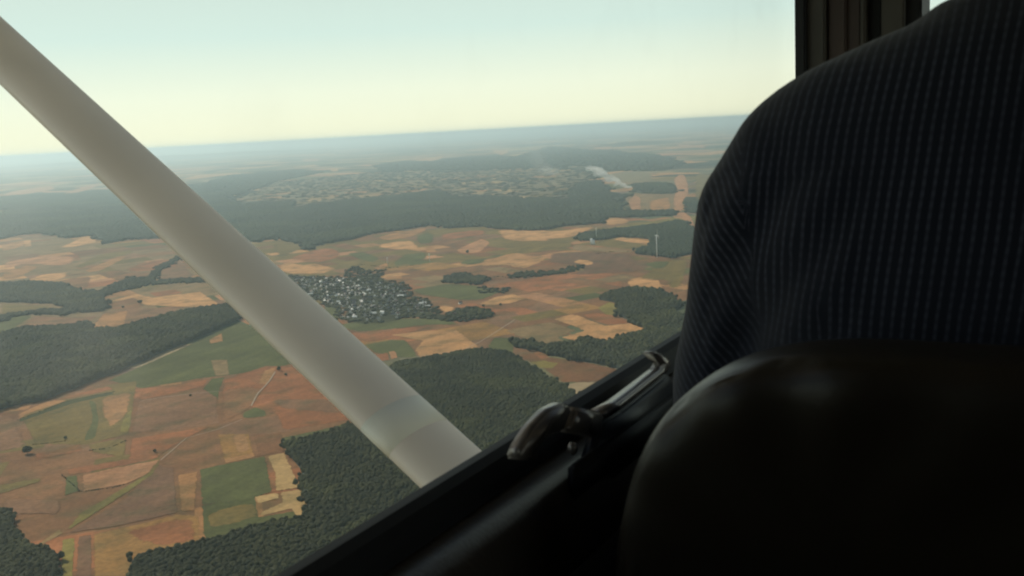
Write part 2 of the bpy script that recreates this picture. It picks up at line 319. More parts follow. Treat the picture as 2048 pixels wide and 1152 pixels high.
# left of strut, middle distance
F('2', 'sand', '615 132 800 78 900 102 1180 68 1330 162 1100 162 850 150 700 122', 'pale sand field left of the strut')
F('2', 'brown', '620 140 800 95 860 150 800 180 620 175', 'brown triangle at the end of the pale sand field', 1)
F('2', 'mauve', '600 190 780 165 1060 165 1000 205 740 290 560 305 520 280', 'mauve field over the long wood')
F('2', 'tan', '520 282 600 195 760 180 735 262 560 305', 'tan piece at the left end of the mauve field')
F('2', 'mauve', '90 285 200 212 480 220 590 205 500 270 200 295', 'mauve strip above the wood at left')
F('2', 'green', '-100 250 120 205 200 212 90 285 0 310 -100 320', 'green field at the left edge above the wood')
F('2', 'olive', '0 140 300 150 290 170 0 220', 'olive strip at the left edge under the small wood')
F('1', 'pink', '0 950 290 905 470 915 440 960 300 975 160 960 0 1000', 'pink strip field at the left', 1)
F('1', 'tan', '0 1010 160 965 250 975 100 1050 0 1050', 'tan strip under the pink strip field', 1)
F('1', 'sand', '100 1070 240 1020 420 1005 400 1040 230 1080', 'sand strip left of the hedge', 1)
F('1', 'brown', '230 1085 420 1040 560 1030 520 1110 460 1130', 'brown plot above the small wood', 1)
F('1', 'sand', '340 865 470 805 560 795 580 830 440 860', 'sand plot at the foot of the dark wood band')
F('1', 'tan', '0 850 130 820 190 825 130 860 0 890', 'tan plot at the left edge under the wood band')
F('1', 'sand', '130 825 185 818 190 855 140 860', 'small bright sand plot under the wood band')
F('1', 'tan', '480 1000 700 910 760 915 600 1000 510 1012', 'long tan strip aslant left of the strut', 1)
F('1', 'olive', '420 980 580 900 800 875 780 900 600 940 480 990', 'olive strip aslant below the wood band', 1)
F('1', 'rust', '700 1000 820 950 1030 925 1080 960 930 1000 760 1010', 'rust field behind the strut edge', 1)
F('1', 'brown', '650 1050 720 1010 900 1005 880 1040 700 1070', 'brown plot over the dark hedge', 1)
F('1', 'mauve', '900 1050 930 1000 1080 965 1160 1040 1000 1050', 'mauve plot touching the strut', 1)
F('1', 'dun', '0 655 200 635 215 652 0 682', 'faint strip in the woods at the left edge', 1)
F('1', 'straw', '410 652 440 648 455 665 440 682 420 678', 'tiny pale clearing in the dark wood band', 1)
F('1', 'pink', '0 545 200 510 330 500 350 520 180 550 0 585', 'pale pink strip far away at the left edge', 1)
F('1', 'pink', '310 562 480 508 600 478 560 515 400 560', 'pale pink strip far away left of the strut', 1)
F('1', 'sand', '1030 465 1130 438 1400 425 1550 420 1300 445 1100 470', 'long pale strip far behind the strut', 1)
# right of strut, middle distance
F('6', 'sand', '0 222 120 168 240 205 340 188 540 235 400 282 100 285 20 255', 'pale sand field right of the strut above the village', 1)
F('6', 'rust', '90 152 300 80 480 62 560 90 560 140 400 190 240 190 160 170', 'rust field behind the pale sand field', 1)
F('6', 'olive', '-50 30 120 10 600 -20 700 10 240 75 90 150 0 160', 'olive field at the foot of the wood band', 1)
F('6', 'sand', '850 30 1150 18 1200 60 1170 82 950 70', 'sand strip above the green hollows', 1)
F('6', 'tan', '1225 60 1300 48 1342 100 1230 105', 'small tan plot beyond the village', 1)
F('6', 'pink', '1460 85 1600 20 1700 -15 1790 20 1690 110 1500 112', 'pinkish field under the wood band', 1)
F('6', 'green', '570 112 740 98 880 150 800 192 650 152', 'green hollow above the village', 1)
F('6', 'green', '955 185 1050 120 1250 98 1262 150 1100 192 960 222', 'green hollow right of the first one', 1)
F('6', 'green', '1490 195 1560 160 1765 150 1700 192 1600 208', 'dark green sliver left of the large pale field', 1)
F('6', 'tan', '790 232 930 180 932 222 850 248', 'tan wedge between the green hollows')
F('6', 'tan', '848 345 900 302 1060 290 1055 322', 'tan plot at the upper village edge')
F('6', 'green', '1080 410 1400 355 1650 368 1920 415 1700 500 1480 500 1300 475 1150 450', 'green meadow right of the village', 1)
F('6', 'green', '560 720 900 680 950 640 1400 640 1570 700 1200 705 950 745 640 760', 'green meadow below the village', 1)
F('6', 'green', '400 540 560 560 520 660 600 720 520 700 400 600', 'green gardens at the left of the village', 1)
F('6', 'dark', '90 295 400 300 600 310 780 270 870 275 960 340 1060 362 1110 480 1250 500 1310 590 1480 620 1440 662 1100 640 1000 675 700 700 520 665 560 565 400 545 300 490 180 360', 'dark gardens and streets under the village', 1, .62)
F('6', 'sand', '1320 552 1400 540 1480 555 1460 582 1400 600', 'small bare plot at the right end of the village', 1)
F('6', 'rust', '630 780 800 738 1210 705 1330 710 1100 770 850 835 700 842', 'rust strip below the village meadow', 1)
F('6', 'sand', '930 780 1250 742 1500 738 1620 830 1692 880 1500 932 1250 975 1180 972 1130 900 1200 832', 'large golden stubble field above the dark wood', 0, .85)
F('6', 'green', '715 862 950 818 1080 820 1150 900 1185 975 1000 965 800 925', 'green field left of the golden stubble')
F('6', 'rust', '815 950 930 920 950 985 860 1000', 'little rust plot at the wood edge')
F('6', 'pink', '925 920 990 910 1012 965 950 985', 'little pale plot at the wood edge')
F('4', 'tan', '0 1040 230 1045 240 1075 100 1110 0 1120', 'tan strip by the strut below the wood band', 1)
F('4', 'tan', '600 1050 740 1010 1050 962 1060 990 940 1040 700 1075', 'tan strip along the wood band', 1)
F('4', 'green', '940 1040 1040 1000 1110 1020 1100 1090 960 1100', 'green hollow under the wood band', 1)
F('4', 'sand', '640 1100 800 1075 950 1070 980 1130 800 1151 620 1130', 'sand plot under the green hollow', 1)
F('4', 'rust', '1130 1020 1400 985 1540 985 1550 1020 1300 1060 1130 1080', 'rust plot under the wood band', 1)
F('4', 'sand', '1620 1020 1780 980 2060 990 2080 1080 1750 1075', 'sand field under the wood band', 1)
F('5', 'sand', '-60 985 200 975 480 990 780 945 800 970 640 1042 200 1085 0 1065', 'long pale strip running to the right under the wood band', 1)
F('5', 'olive', '-20 1060 150 1085 600 1060 640 1130 200 1151 0 1120', 'olive ground below the long pale strip', 1)
F('5', 'sand', '838 890 980 880 1080 902 1060 930 850 952', 'pale plot right of the wood band', 1)
F('5', 'lime', '700 1022 900 960 1100 940 1400 882 1700 858 1720 900 1420 915 1100 955 900 990', 'olive yellow strip over the right hand wood', 1)
F('8', 'sand', '600 432 760 400 1000 428 1235 455 1185 512 1000 492 800 475', 'pale strip cut into the right hand wood', 1)
F('8', 'dun', '0 500 200 510 400 540 960 600 930 630 400 620 0 600', 'dun strip beneath the white silo', 1)
F('8', 'sand', '20 770 120 725 340 745 370 790 240 820', 'small sand plot in the purple field', 1)
F('8', 'green', '1050 790 1300 745 1500 760 1400 850 1200 860', 'green patch near the farther turbine foot', 1)
F('7', 'sand', '-10 220 180 128 370 98 480 130 650 138 560 190 420 237 270 212 100 218', 'large pale field in the middle of the brown tract', 1, .85)
F('7', 'sand', '255 190 400 168 610 148 545 190 420 237 280 225', 'brighter corner of the large pale field', 1)
F('7', 'sand', '1235 340 1300 325 1520 330 1550 392 1520 412 1400 402 1250 392', 'pale rectangle above the bushy wood')
F('7', 'sand', '30 525 160 470 320 440 432 482 300 522 60 548', 'sand plot at the end of the village')
F('7', 'sand', '630 652 780 608 870 622 960 662 1080 702 1290 680 1455 748 1350 792 1150 832 1045 868 980 850 800 830 690 802 880 748 800 712', 'arrow shaped sand field in front of the right wood')
# far
F('0', 'grey', '440 412 480 392 540 366 600 360 740 345 830 345 960 342 1100 333 1190 345 1200 392 1050 398 900 400 700 405 600 420', 'mottled grey green scrubland beyond the dark wood band', 1, .75)
F('4', 'dun', '640 620 900 560 1400 545 1500 570 900 640 700 665', 'paler streak in the scrubland', 1)
F('4', 'straw', '0 720 300 690 420 700 200 745 0 770', 'straw coloured tongue at the left of the scrubland', 1, .8)
F('4', 'straw', '1250 640 1500 640 1540 690 1300 690', 'straw coloured clearing in the scrubland', 1, .8)
F('4', 'sand', '880 412 960 408 1180 368 1195 390 1100 425 960 428', 'thin sand strip near the horizon', 1)
F('4', 'sand', '1560 330 1720 322 1722 350 1650 378 1575 350', 'small pale plot near the horizon', 1)
F('4', 'sand', '230 482 320 475 325 500 250 505', 'pale dot near the horizon left', 1)
F('4', 'pink', '0 402 170 398 180 420 0 425', 'pale pink strip near the horizon by the strut', 1)
F('4', 'pink', '1820 352 1900 340 1910 385 1840 390', 'small pink plot near the horizon', 1)
F('5', 'pink', '740 300 930 293 942 322 760 328', 'pink strip left of the low hill', 1)
F('5', 'pink', '1430 280 1700 288 1695 316 1450 302', 'pink strip right of the low hill', 1)
F('5', 'pink', '1180 388 1270 380 1285 408 1200 410', 'small pink plot under the low hill', 1)
F('5', 'grey', '830 530 1050 498 1280 518 1290 600 1080 605 900 590', 'grey olive field behind the smoke', 1)
F('5', 'olive', '1590 520 1780 530 1740 740 1570 735', 'olive field right of the reddish streak', 1)
F('5', 'dun', '960 690 1110 680 1500 690 1540 760 1400 840 1060 830 1000 780', 'dun land beneath the smoke', 1)
F('5', 'pink', '1040 745 1110 690 1165 725 1165 830 1060 820', 'bare pink plot under the smoke', 1)
F('5', 'tan', '1210 745 1400 710 1420 800 1340 835 1210 825', 'tan plot left of the reddish streak', 1)
F('5', 'olive', '540 790 800 760 1040 790 1100 830 860 840 560 850', 'olive strip right of the wood band', 1)
F('5', 'pink', '1410 570 1460 528 1525 535 1552 600 1562 690 1512 745 1512 830 1440 850 1400 760 1432 640', 'tall reddish streak on the land far off near the sleeve', 1, 1.05)  # reddish tone laid flat on the land, in two pieces
F('5', 'pink', '1400 880 1440 845 1520 840 1575 880 1600 940 1650 1040 1620 1040 1560 960 1490 895', 'lower end of the tall reddish streak', 1, 1.05)

def quilt_material():
    m = M_field.copy(); m.name = 'patchwork'; N = m.node_tree.nodes; K = m.node_tree.links
    at = N.new('ShaderNodeAttribute'); at.attribute_name = 'crop'
    oi = [n for n in N if n.type == 'OBJECT_INFO'][0]
    for l in list(K):
        if l.from_node == oi and l.from_socket.name == 'Color': to = l.to_socket; K.remove(l); K.new(at.outputs['Color'], to)
    b = N['Principled BSDF']
    for l in list(b.inputs['Alpha'].links): K.remove(l)
    b.inputs['Alpha'].default_value = 1
    return m
M_quilt = quilt_material()
def quilt(z, s, bearing, amin, hues, keep, zz, label, warp=1.0, lo=.85, hi=1.15):
    """land parcels: a tract cut again and again along its own bearing, every parcel with its own crop"""
    g = [Vector((*gnd(*p), 0)) for p in conv(z, P(s))]; rs = random.Random(int(zz*1000)+11)
    ca, sa = math.cos(bearing), math.sin(bearing)
    L_ = [(p.x*ca+p.y*sa, -p.x*sa+p.y*ca) for p in g]; poly = [(p.x, p.y) for p in g]
    x0, x1 = min(p[0] for p in L_), max(p[0] for p in L_); y0, y1 = min(p[1] for p in L_), max(p[1] for p in L_)
    out = []
    def cut(a, b, c, d, dep):
        w_, h_ = b-a, d-c; xm, ym = (a+b)/2, (c+d)/2; dd = math.hypot(xm*ca-ym*sa, xm*sa+ym*ca)
        lim = amin*max(1, (dd/4500))**1.7
        if w_*h_ < lim*rs.uniform(.6, 1.7): out.append((a, b, c, d)); return
        if w_ > h_*rs.uniform(.5, 1.5): m_ = a+w_*rs.uniform(.33, .67); cut(a, m_, c, d, dep+1); cut(m_, b, c, d, dep+1)
        else: m_ = c+h_*rs.uniform(.33, .67); cut(a, b, c, m_, dep+1); cut(a, b, m_, d, dep+1)
    cut(x0, x1, y0, y1, 0)
    vs = []; fs = []; cols = []
    def W(x, y):
        X, Y = x*ca-y*sa, x*sa+y*ca; k = 60*warp*max(1, math.hypot(X, Y)/4500)
        n = mnoise.noise_vector(Vector((X/900, Y/900, 1.7))); return (X+n.x*k, Y+n.y*k, zz)
    for a, b, c, d in out:
        xm, ym = (a+b)/2, (c+d)/2; X, Y, _ = W(xm, ym)
        if not inside(np.array([X]), np.array([Y]), poly)[0] or rs.random() > keep: continue
        n = len(vs); hc = HUE[rs.choice(hues)]; j = rs.uniform(lo, hi)
        ring = [(a, c), (xm, c), (b, c), (b, ym), (b, d), (xm, d), (a, d), (a, ym)]
        vs += [W(*p) for p in ring]; fs.append(tuple(range(n, n+8))); cols += [(hc[0]*j*LAND[0], hc[1]*j*LAND[1], hc[2]*j*LAND[2], 1)]*8
    me = mesh('farmland', vs, fs); at = me.attributes.new('crop', 'FLOAT_COLOR', 'CORNER')
    at.data.foreach_set('color', np.array(cols, dtype=np.float32).ravel())
    tag(link('farmland', me, M_quilt), label, kind='structure')
def inside(px, py, poly):
    r = np.zeros(len(px), bool); n = len(poly)
    for i in range(n):
        x1, y1 = poly[i]; x2, y2 = poly[(i+1) % n]
        if y1 == y2: continue
        r ^= ((y1 > py) != (y2 > py)) & (px < (x2-x1)*(py-y1)/(y2-y1)+x1)
    return r
MIDH = ['brown', 'mauve', 'rust', 'rust', 'tan', 'deep', 'mauve', 'sand', 'olive', 'dun', 'green', 'brown', 'gold', 'pink']
quilt('0', '-300 470 1420 430 1420 560 1350 640 1300 720 900 720 640 720 560 660 0 700 -300 720', .55, 26000, MIDH, .5, .62, 'patchwork of small fields around the village and left of the strut')
quilt('0', '-300 740 600 700 760 850 620 1000 420 1130 -300 1300', .30, 17000, ['brown', 'rust', 'mauve', 'deep', 'brown', 'tan', 'olive'], .4, .63, 'patchwork of brown and rust strips at the lower left', .4, .9, 1.1)
quilt('0', '-300 420 -300 345 400 300 1000 278 1500 252 1500 440 1180 400 600 420', .9, 60000, ['wooded', 'wooded', 'wooded', 'dun', 'olive', 'pink', 'tan', 'sand', 'grey', 'green', 'straw', 'sand'], .62, .64, 'far patchwork of pale fields fading into haze', 2.5)
quilt('0', '440 412 480 392 540 366 600 360 740 345 830 345 960 342 1100 333 1190 345 1200 392 1050 398 900 400 700 405 600 420', .2, 16000, ['grey', 'dun', 'olive', 'straw', 'grey', 'wooded', 'wooded', 'tan'], .5, 2.0, 'pale and green parcels of the scrubland', 2.0, .7, 1.0)
def chaikin(p, n):
    for _ in range(n):
        q = []
        for i in range(len(p)):
            a, b = p[i], p[(i+1) % len(p)]
            q += [(.86*a[0]+.14*b[0], .86*a[1]+.14*b[1]), (.14*a[0]+.86*b[0], .14*a[1]+.86*b[1])]
        p = q
    return p
from mathutils.geometry import delaunay_2d_cdt
def feathered(g, z, smn):
    """field outline filled with triangles; 'edge' rises from 0 on the border to 1 inside it"""
    n_ = len(g); A_ = np.array(g); B_ = np.roll(A_, -1, 0)
    area = abs((A_[:, 0]*B_[:, 1]-B_[:, 0]*A_[:, 1]).sum())/2; per = np.hypot(*(B_-A_).T).sum(); dist = np.hypot(*A_.T).mean()
    wf = min(dist*(.011 if smn else .0045), .6*area/per)
    sp = max(wf*.55, math.sqrt(area/2600)); pts = []
    for i in range(n_):
        m_ = max(1, int(math.dist(g[i], g[(i+1) % n_])/(sp*2)))
        for q in range(m_): t = q/m_; pts.append((g[i][0]*(1-t)+g[(i+1) % n_][0]*t, g[i][1]*(1-t)+g[(i+1) % n_][1]*t))
    nb = len(pts); x0, y0 = A_.min(0); x1, y1 = A_.max(0)
    gx, gy = np.meshgrid(np.arange(x0, x1, sp), np.arange(y0, y1, sp)); gx = gx.ravel(); gy = gy.ravel()
    k = inside(gx, gy, g); q = np.stack([gx[k], gy[k]], 1)
    def dist_to(q):
        d = np.full(len(q), 1e9)
        for a, b in zip(A_, B_):
            v = b-a; t = np.clip(((q-a)@v)/max(1e-9, v@v), 0, 1); d = np.minimum(d, np.hypot(*(q-a-t[:, None]*v).T))
        return d
    d = dist_to(q); k = d > sp*.3; q = q[k]
    allp = [Vector(p) for p in pts]+[Vector(p) for p in q]
    ov, _, of, *_ = delaunay_2d_cdt(allp, [(i, (i+1) % nb) for i in range(nb)], [list(range(nb))], 1, 1e-3)
    me = bpy.data.meshes.new('field'); me.from_pydata([(v.x, v.y, z) for v in ov], [], [list(f) for f in of]); me.update()
    if len(me.polygons) and me.polygons[0].normal.z < 0: me.flip_normals()
    e = np.clip(dist_to(np.array([v[:] for v in ov]))/wf, 0, 1)
    at = me.attributes.new('edge', 'FLOAT', 'POINT'); at.data.foreach_set('value', e.astype(np.float32)); return me
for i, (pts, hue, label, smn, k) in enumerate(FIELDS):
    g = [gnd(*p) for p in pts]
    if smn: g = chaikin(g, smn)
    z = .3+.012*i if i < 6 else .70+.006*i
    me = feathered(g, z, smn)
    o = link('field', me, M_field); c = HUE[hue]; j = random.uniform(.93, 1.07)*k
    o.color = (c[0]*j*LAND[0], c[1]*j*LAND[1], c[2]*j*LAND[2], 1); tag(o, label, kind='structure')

# ------------------------------------------------------------------ tracks and lane
M_track = simple('pale_track', (.36, .28, .20), .95, var=.25, vs=.05)
def strip(name, z, s, w, mat, label, zz=2.2):
    g = [Vector((*gnd(*p), 0)) for p in conv(z, P(s))]
    vs = []; fs = []
    for i, p in enumerate(g):
        t = (g[min(i+1, len(g)-1)]-g[max(i-1, 0)]).normalized(); n = Vector((-t.y, t.x, 0))*w/2
        vs += [(*(p+n).xy, zz), (*(p-n).xy, zz)]
    for i in range(len(g)-1): fs.append((2*i, 2*i+1, 2*i+3, 2*i+2))
    tag(link(name, mesh(name, vs, fs), mat), label, kind='structure')
strip('track', '2', '1470 742 1490 700 1510 665 1550 625 1580 590 1610 540', 2.6, M_track, 'white farm track beside the strut leading to a bush')
strip('track', '2', '820 712 960 690 1130 668 1280 655', 1.4, M_track, 'faint track across the mauve field')
strip('track', '3', '940 480 1010 420 1090 350 1270 300 1420 240', 1.5, M_track, 'faint track climbing from the grass lane')
strip('track', '0', '1030 640 1000 660 960 685 930 700 800 720', 2.5, M_track, 'pale lane along the golden stubble field')

# ------------------------------------------------------------------ woods
def ico(sub):
    bm = bmesh.new(); bmesh.ops.create_icosphere(bm, subdivisions=sub, radius=1)
    V = np.array([v.co[:] for v in bm.verts]); T = np.array([[v.index for v in f.verts] for f in bm.faces]); bm.free(); return V, T
ICO1, ICO2 = ico(1), ico(2)
def inside(px, py, poly):
    r = np.zeros(len(px), bool); n = len(poly)
    for i in range(n):
        x1, y1 = poly[i]; x2, y2 = poly[(i+1) % n]
        if y1 == y2: continue
        c = ((y1 > py) != (y2 > py)) & (px < (x2-x1)*(py-y1)/(y2-y1)+x1); r ^= c
    return r
def crowns(poly, s, h, sub=1, sq=1.0, fill=1.0, jz=.15, stray=0):
    P_ = np.array(poly); x0, y0 = P_.min(0); x1, y1 = P_.max(0)
    gx, gy = np.meshgrid(np.arange(x0, x1, s), np.arange(y0, y1, s)); gx = gx.ravel(); gy = gy.ravel()
    gx = gx+rng.uniform(-.45, .45, gx.size)*s; gy = gy+rng.uniform(-.45, .45, gy.size)*s
    k = inside(gx, gy, poly)
    if fill < 1: k &= rng.random(gx.size) < fill
    gx, gy = gx[k], gy[k]
    if stray:                                             # trees standing out from the wood's edge
        Q_ = np.roll(P_, -1, 0); ln_ = np.hypot(*(Q_-P_).T); m_ = int(ln_.sum()/s*stray); e_ = rng.choice(len(P_), m_, p=ln_/ln_.sum()); t_ = rng.random(m_)[:, None]
        p_ = P_[e_]*(1-t_)+Q_[e_]*t_+rng.normal(0, s*.75, (m_, 2)); gx = np.concatenate([gx, p_[:, 0]]); gy = np.concatenate([gy, p_[:, 1]])
    n = len(gx); V, T = (ICO1, ICO2)[sub-1]
    r = s*rng.uniform(.55, 1.05, n); hh = h*rng.uniform(1-jz, 1+jz, n); rz = np.minimum(hh*.5, r*1.05*sq)
    a = rng.uniform(0, 6.28, n); ca, sa = np.cos(a), np.sin(a)
    D = V[None]*(1+rng.uniform(-.2, .2, (n, len(V), 1)))
    X = (D[..., 0]*ca[:, None]-D[..., 1]*sa[:, None])*r[:, None]+gx[:, None]
    Y = (D[..., 0]*sa[:, None]+D[..., 1]*ca[:, None])*r[:, None]+gy[:, None]
    Zz = D[..., 2]*rz[:, None]+(hh-rz)[:, None]
    VV = np.stack([X, Y, Zz], -1).reshape(-1, 3)
    TT = (T[None]+(np.arange(n)*len(V))[:, None, None]).reshape(-1, 3)
    return VV, TT, n
def rough(poly, step, amp):                               # real wood edges wander
    out = []
    for i in range(len(poly)):
        a, b = Vector((*poly[i], 0)), Vector((*poly[(i+1) % len(poly)], 0)); n = max(1, int((b-a).length/step))
        n = min(n, 40)
        t = (b-a).normalized(); nn = Vector((-t.y, t.x, 0))
        for k in range(n):
            p = a.lerp(b, k/n); q = p+nn*amp*mnoise.noise(Vector((p.x/step/2.2, p.y/step/2.2, 3.3)))*1.6
            out.append((q.x, q.y))
    return out
NT = 0
def wood(z, s, spacing, h, label, far=False, sub=1, drop=True, sq=1.0, fill=1.0, name='wood', kind='stuff', step=None, slab=True):
    global NT
    px = conv(z, P(s)); g = [gnd(*p) for p in px]
    step = step or spacing*3
    g = rough(g, step, spacing*1.2)
    V, T, n = crowns(g, spacing, h, sub, sq, fill, stray=.6); NT += n
    if not slab or fill < 1:
        tag(link(name, bigmesh(name, V, T), M_farleaf if far else M_leaf), label, kind=kind); return
    # understorey slab under the crowns, shade among the trees put into its dark colour
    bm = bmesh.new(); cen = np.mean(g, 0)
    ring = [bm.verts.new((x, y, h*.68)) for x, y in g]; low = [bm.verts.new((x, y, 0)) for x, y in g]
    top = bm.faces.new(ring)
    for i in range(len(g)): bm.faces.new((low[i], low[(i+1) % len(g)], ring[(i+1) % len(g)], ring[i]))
    bmesh.ops.triangulate(bm, faces=[top]); bm.verts.index_update()
    SV = np.array([v.co[:] for v in bm.verts]); ST = []
    for f in bm.faces:
        ix = [v.index for v in f.verts]
        ST.append(ix[:3])
        if len(ix) == 4: ST.append([ix[0], ix[2], ix[3]])
    bm.free(); ST = np.array(ST)
    me = bigmesh(name, np.vstack([V, SV]), np.vstack([T, ST+len(V)]))
    mi = np.zeros(len(T)+len(ST), dtype=np.int32); mi[len(T):] = 1
    o = link(name, me, [M_farleaf if far else M_leaf, M_woodshade]); me.polygons.foreach_set('material_index', mi); me.update()
    tag(o, label, kind=kind); return o
wood('0', '574 894 640 876 700 860 775 800 782 738 800 730 855 721 916 711 950 704 1015 709 1042 726 1090 757 1140 787 1180 830 1260 900 1500 1100 1300 1500 500 1600 240 1260 258 1150 283 1124 350 1104 440 1084 545 1052 600 1044 617 1038 613 1000 600 955 584 915', 6.3, 15,
     'large dark wood under the strut end and the door sill', step=30)
wood('3', '-500 760 0 802 70 822 102 900 152 1012 290 1003 338 1060 345 1152 350 1400 0 1500 -500 1400', 6.3, 15, 'dark wood in the bottom left corner', step=30)
wood('2', '-300 300 0 335 150 297 300 292 470 280 490 330 560 340 580 305 700 300 1000 212 1320 162 1460 200 1390 238 1200 322 1000 405 800 490 560 590 300 690 0 765 -300 840', 9, 20,
     'long wood crossing the left side with a dark shaded edge', step=40)
wood('2', '-300 60 0 28 160 18 300 24 430 50 500 80 560 70 600 96 622 150 600 180 500 188 400 170 300 140 120 132 0 134 -300 140', 12, 16, 'small wood at the left edge above the long wood', step=40)
wood('2', '-200 230 0 220 150 190 300 178 430 185 400 205 200 196 60 222 0 250 -200 300', 12, 12, 'dark belt of trees under the small wood at left', step=40)
wood('1', '-200 700 0 690 100 600 300 560 560 540 820 520 1100 500 1400 610 1700 600 1760 820 1600 800 1500 835 1200 800 900 812 760 815 600 845 575 800 560 790 400 810 250 780 100 790 0 815 -200 830', 26, 20,
     'dark band of forest running left across the picture behind the strut', far=True, step=120)
wood('0', '560 432 600 415 697 402 795 392 868 383 917 398 966 393 1040 398 1049 401 1122 413 1134 427 1202 428 1202 447 1122 453 1093 460 1060 461 990 458 966 453 906 456 856 451 800 460 746 468 700 480 649 488 612 502 600 490 560 478 500 482 480 450', 22, 20,
     'dark forest band across the middle right of the strut', far=True, step=110)
wood('0', '1060 397 1130 400 1180 392 1210 398 1250 408 1240 420 1200 424 1140 422 1122 410 1050 400', 24, 16, 'wood behind the right end of the forest band', far=True, step=120)
wood('0', '1132 425 1240 423 1342 422 1350 431 1244 436 1200 434', 20, 14, 'thin belt of trees above the pale plot right of the band', far=True, step=100)
wood('4', '640 455 760 430 880 422 1000 425 1100 428 1200 402 1400 385 1600 380 1800 385 2047 380 2150 400 2150 480 1800 482 1500 492 1200 494 900 500 700 512', 60, 22, 'hazy wood beyond the scrubland', far=True, step=300, fill=.5)
wood('5', '150 380 420 300 700 330 900 330 1000 350 1180 360 1400 400 1500 440 1300 500 1000 495 860 480 640 460 400 450 160 440', 60, 22, 'hazy wood behind the smoke', far=True, step=300, fill=.45)
wood('5', '1110 612 1250 600 1400 612 1425 680 1300 690 1120 680', 32, 16, 'small dark wood left of the reddish streak', far=True, step=120)
wood('5', '1535 762 1700 755 1720 850 1545 842', 26, 16, 'dark wood behind the sleeve edge right of the reddish streak', far=True, step=120)
wood('5', '640 600 800 580 860 620 900 680 1000 700 1020 740 860 760 700 740 560 700', 32, 14, 'shrubby wood left of the smoke', far=True, step=120)
wood('0', '380 378 470 350 600 340 640 345 560 362 500 380 450 400 400 400', 46, 20, 'hazy wood left of the scrubland behind the strut', far=True, step=300, fill=.6)
wood('0', '0 395 90 388 180 392 200 420 100 410 0 420', 40, 20, 'hazy wood far at the left edge', far=True, step=300)
wood('8', '100 432 200 362 400 332 600 305 800 290 1100 252 1340 222 1560 172 1680 192 1780 290 1850 400 1900 560 1830 640 1700 662 1500 700 1380 690 1250 662 1100 655 980 640 975 592 1100 570 1200 560 1240 500 1235 448 1000 412 760 388 640 405 560 430 400 445 240 452', 14, 18,
     'right hand wood behind the two turbines', far=True, step=60)
wood('7', '1040 492 1100 442 1220 418 1350 410 1500 430 1640 490 1665 560 1600 590 1720 640 1800 800 1700 900 1450 1020 1190 1085 1100 1022 930 1002 740 962 600 932 480 905 330 880 335 835 450 852 560 892 700 880 850 850 920 820 980 840 1050 872 1150 832 1460 752 1300 690 1190 622 1180 580 1160 520', 10, 17,
     'wood wrapping round the arrow shaped sand field', step=40)
wood('6', '1400 310 1470 285 1560 278 1600 305 1690 308 1700 350 1560 350 1410 352', 12, 13, 'clump of trees above the meadow right of the village', step=40)
wood('6', '1430 620 1600 560 1700 578 1785 610 1720 640 1640 650 1560 665 1460 650', 12, 11, 'pointed belt of trees at the right end of the village', step=40, fill=.6)
wood('7', '300 285 500 262 700 258 740 240 850 215 862 240 780 272 640 285 400 312 310 305', 11, 9, 'broken belt of trees across the brown tract', step=40, fill=.5)
wood('6', '560 280 640 225 700 240 760 260 870 250 880 290 800 330 700 340 600 310', 10, 7, 'trees along the upper edge of the village', step=30, fill=.22)
wood('7', '-10 315 60 312 70 340 20 370 -10 360', 12, 12, 'tree clump right of the village meadow', step=30, fill=.7)
wood('2', '450 270 520 255 555 300 560 335 500 350 460 320', 9, 16, 'darker tree clump by the pale clearing in the long wood', step=30)
wood('1', '600 1120 760 1040 880 1045 920 985 1040 920 1055 932 930 1000 900 1060 1100 1045 1250 1050 1240 1065 900 1080 700 1120 610 1150', 12, 10, 'dark hedge line winding towards the strut', step=30, fill=.75)
wood('6', '1990 405 1990 398', 10, 10, 'x') if False else None
wood('7', '60 395 260 400 285 420 100 440 20 440', 12, 7, 'scrubby hedge above the sand plot', step=40, fill=.6)
wood('0', '440 412 480 392 540 366 600 360 740 345 830 345 960 342 1100 333 1190 345 1200 392 1050 398 900 400 700 405 600 420', 44, 9, 'scattered scrub and copses on the land beyond the dark wood band', far=True, step=200, fill=.13, name='scrub', slab=False)
wood('2', '1500 770 1570 770 1640 800 1700 850', 8, 6, 'x') if False else None
def hedge(z, s, w, h, label, fill=.85):
    g = [Vector((*gnd(*p), 0)) for p in conv(z, P(s))]; a, b_ = [], []
    for i, p in enumerate(g):
        t = (g[min(i+1, len(g)-1)]-g[max(i-1, 0)]).normalized(); n = Vector((-t.y, t.x, 0))*w/2
        a.append(tuple((p+n).xy)); b_.append(tuple((p-n).xy))
    V, T, n = crowns(a+b_[::-1], w*.45, h, 1, 1.0, fill*.5)
    o = link('hedge', bigmesh('hedge', V, T), M_leaf); tag(o, label, 'hedge')
hedge('3', '1490 690 1630 655 1775 632', 2.2, 1.5, 'thin hedge between the two straw patches', .8)
hedge('3', '360 560 470 660 650 640 740 615', 3, 2, 'low hedge below the pink wedge', .5)
hedge('2', '100 822 400 708 680 652', 4, 2, 'hedge crossing the olive field by the wood', .7)
hedge('2', '190 965 380 945 385 915', 3, 2, 'short hedge at the bottom of the olive field', .6)
hedge('2', '520 1000 640 985 740 940', 4, 2.5, 'broken hedge over the rust wedge', .5)
hedge('6', '1500 965 1520 940 1640 910 1700 885', 8, 5, 'bushes at the right tip of the golden stubble field', .6)
hedge('7', '60 315 200 300 330 322 560 300 760 262', 9, 4, 'long broken hedge across the brown tract right of the village', .35)
hedge('7', '960 120 1100 100 1300 95', 9, 4, 'hedge over the dusky purple field', .4)
hedge('6', '600 235 700 200 960 232 1200 200', 7, 3, 'broken hedge in the green hollows above the village', .4)
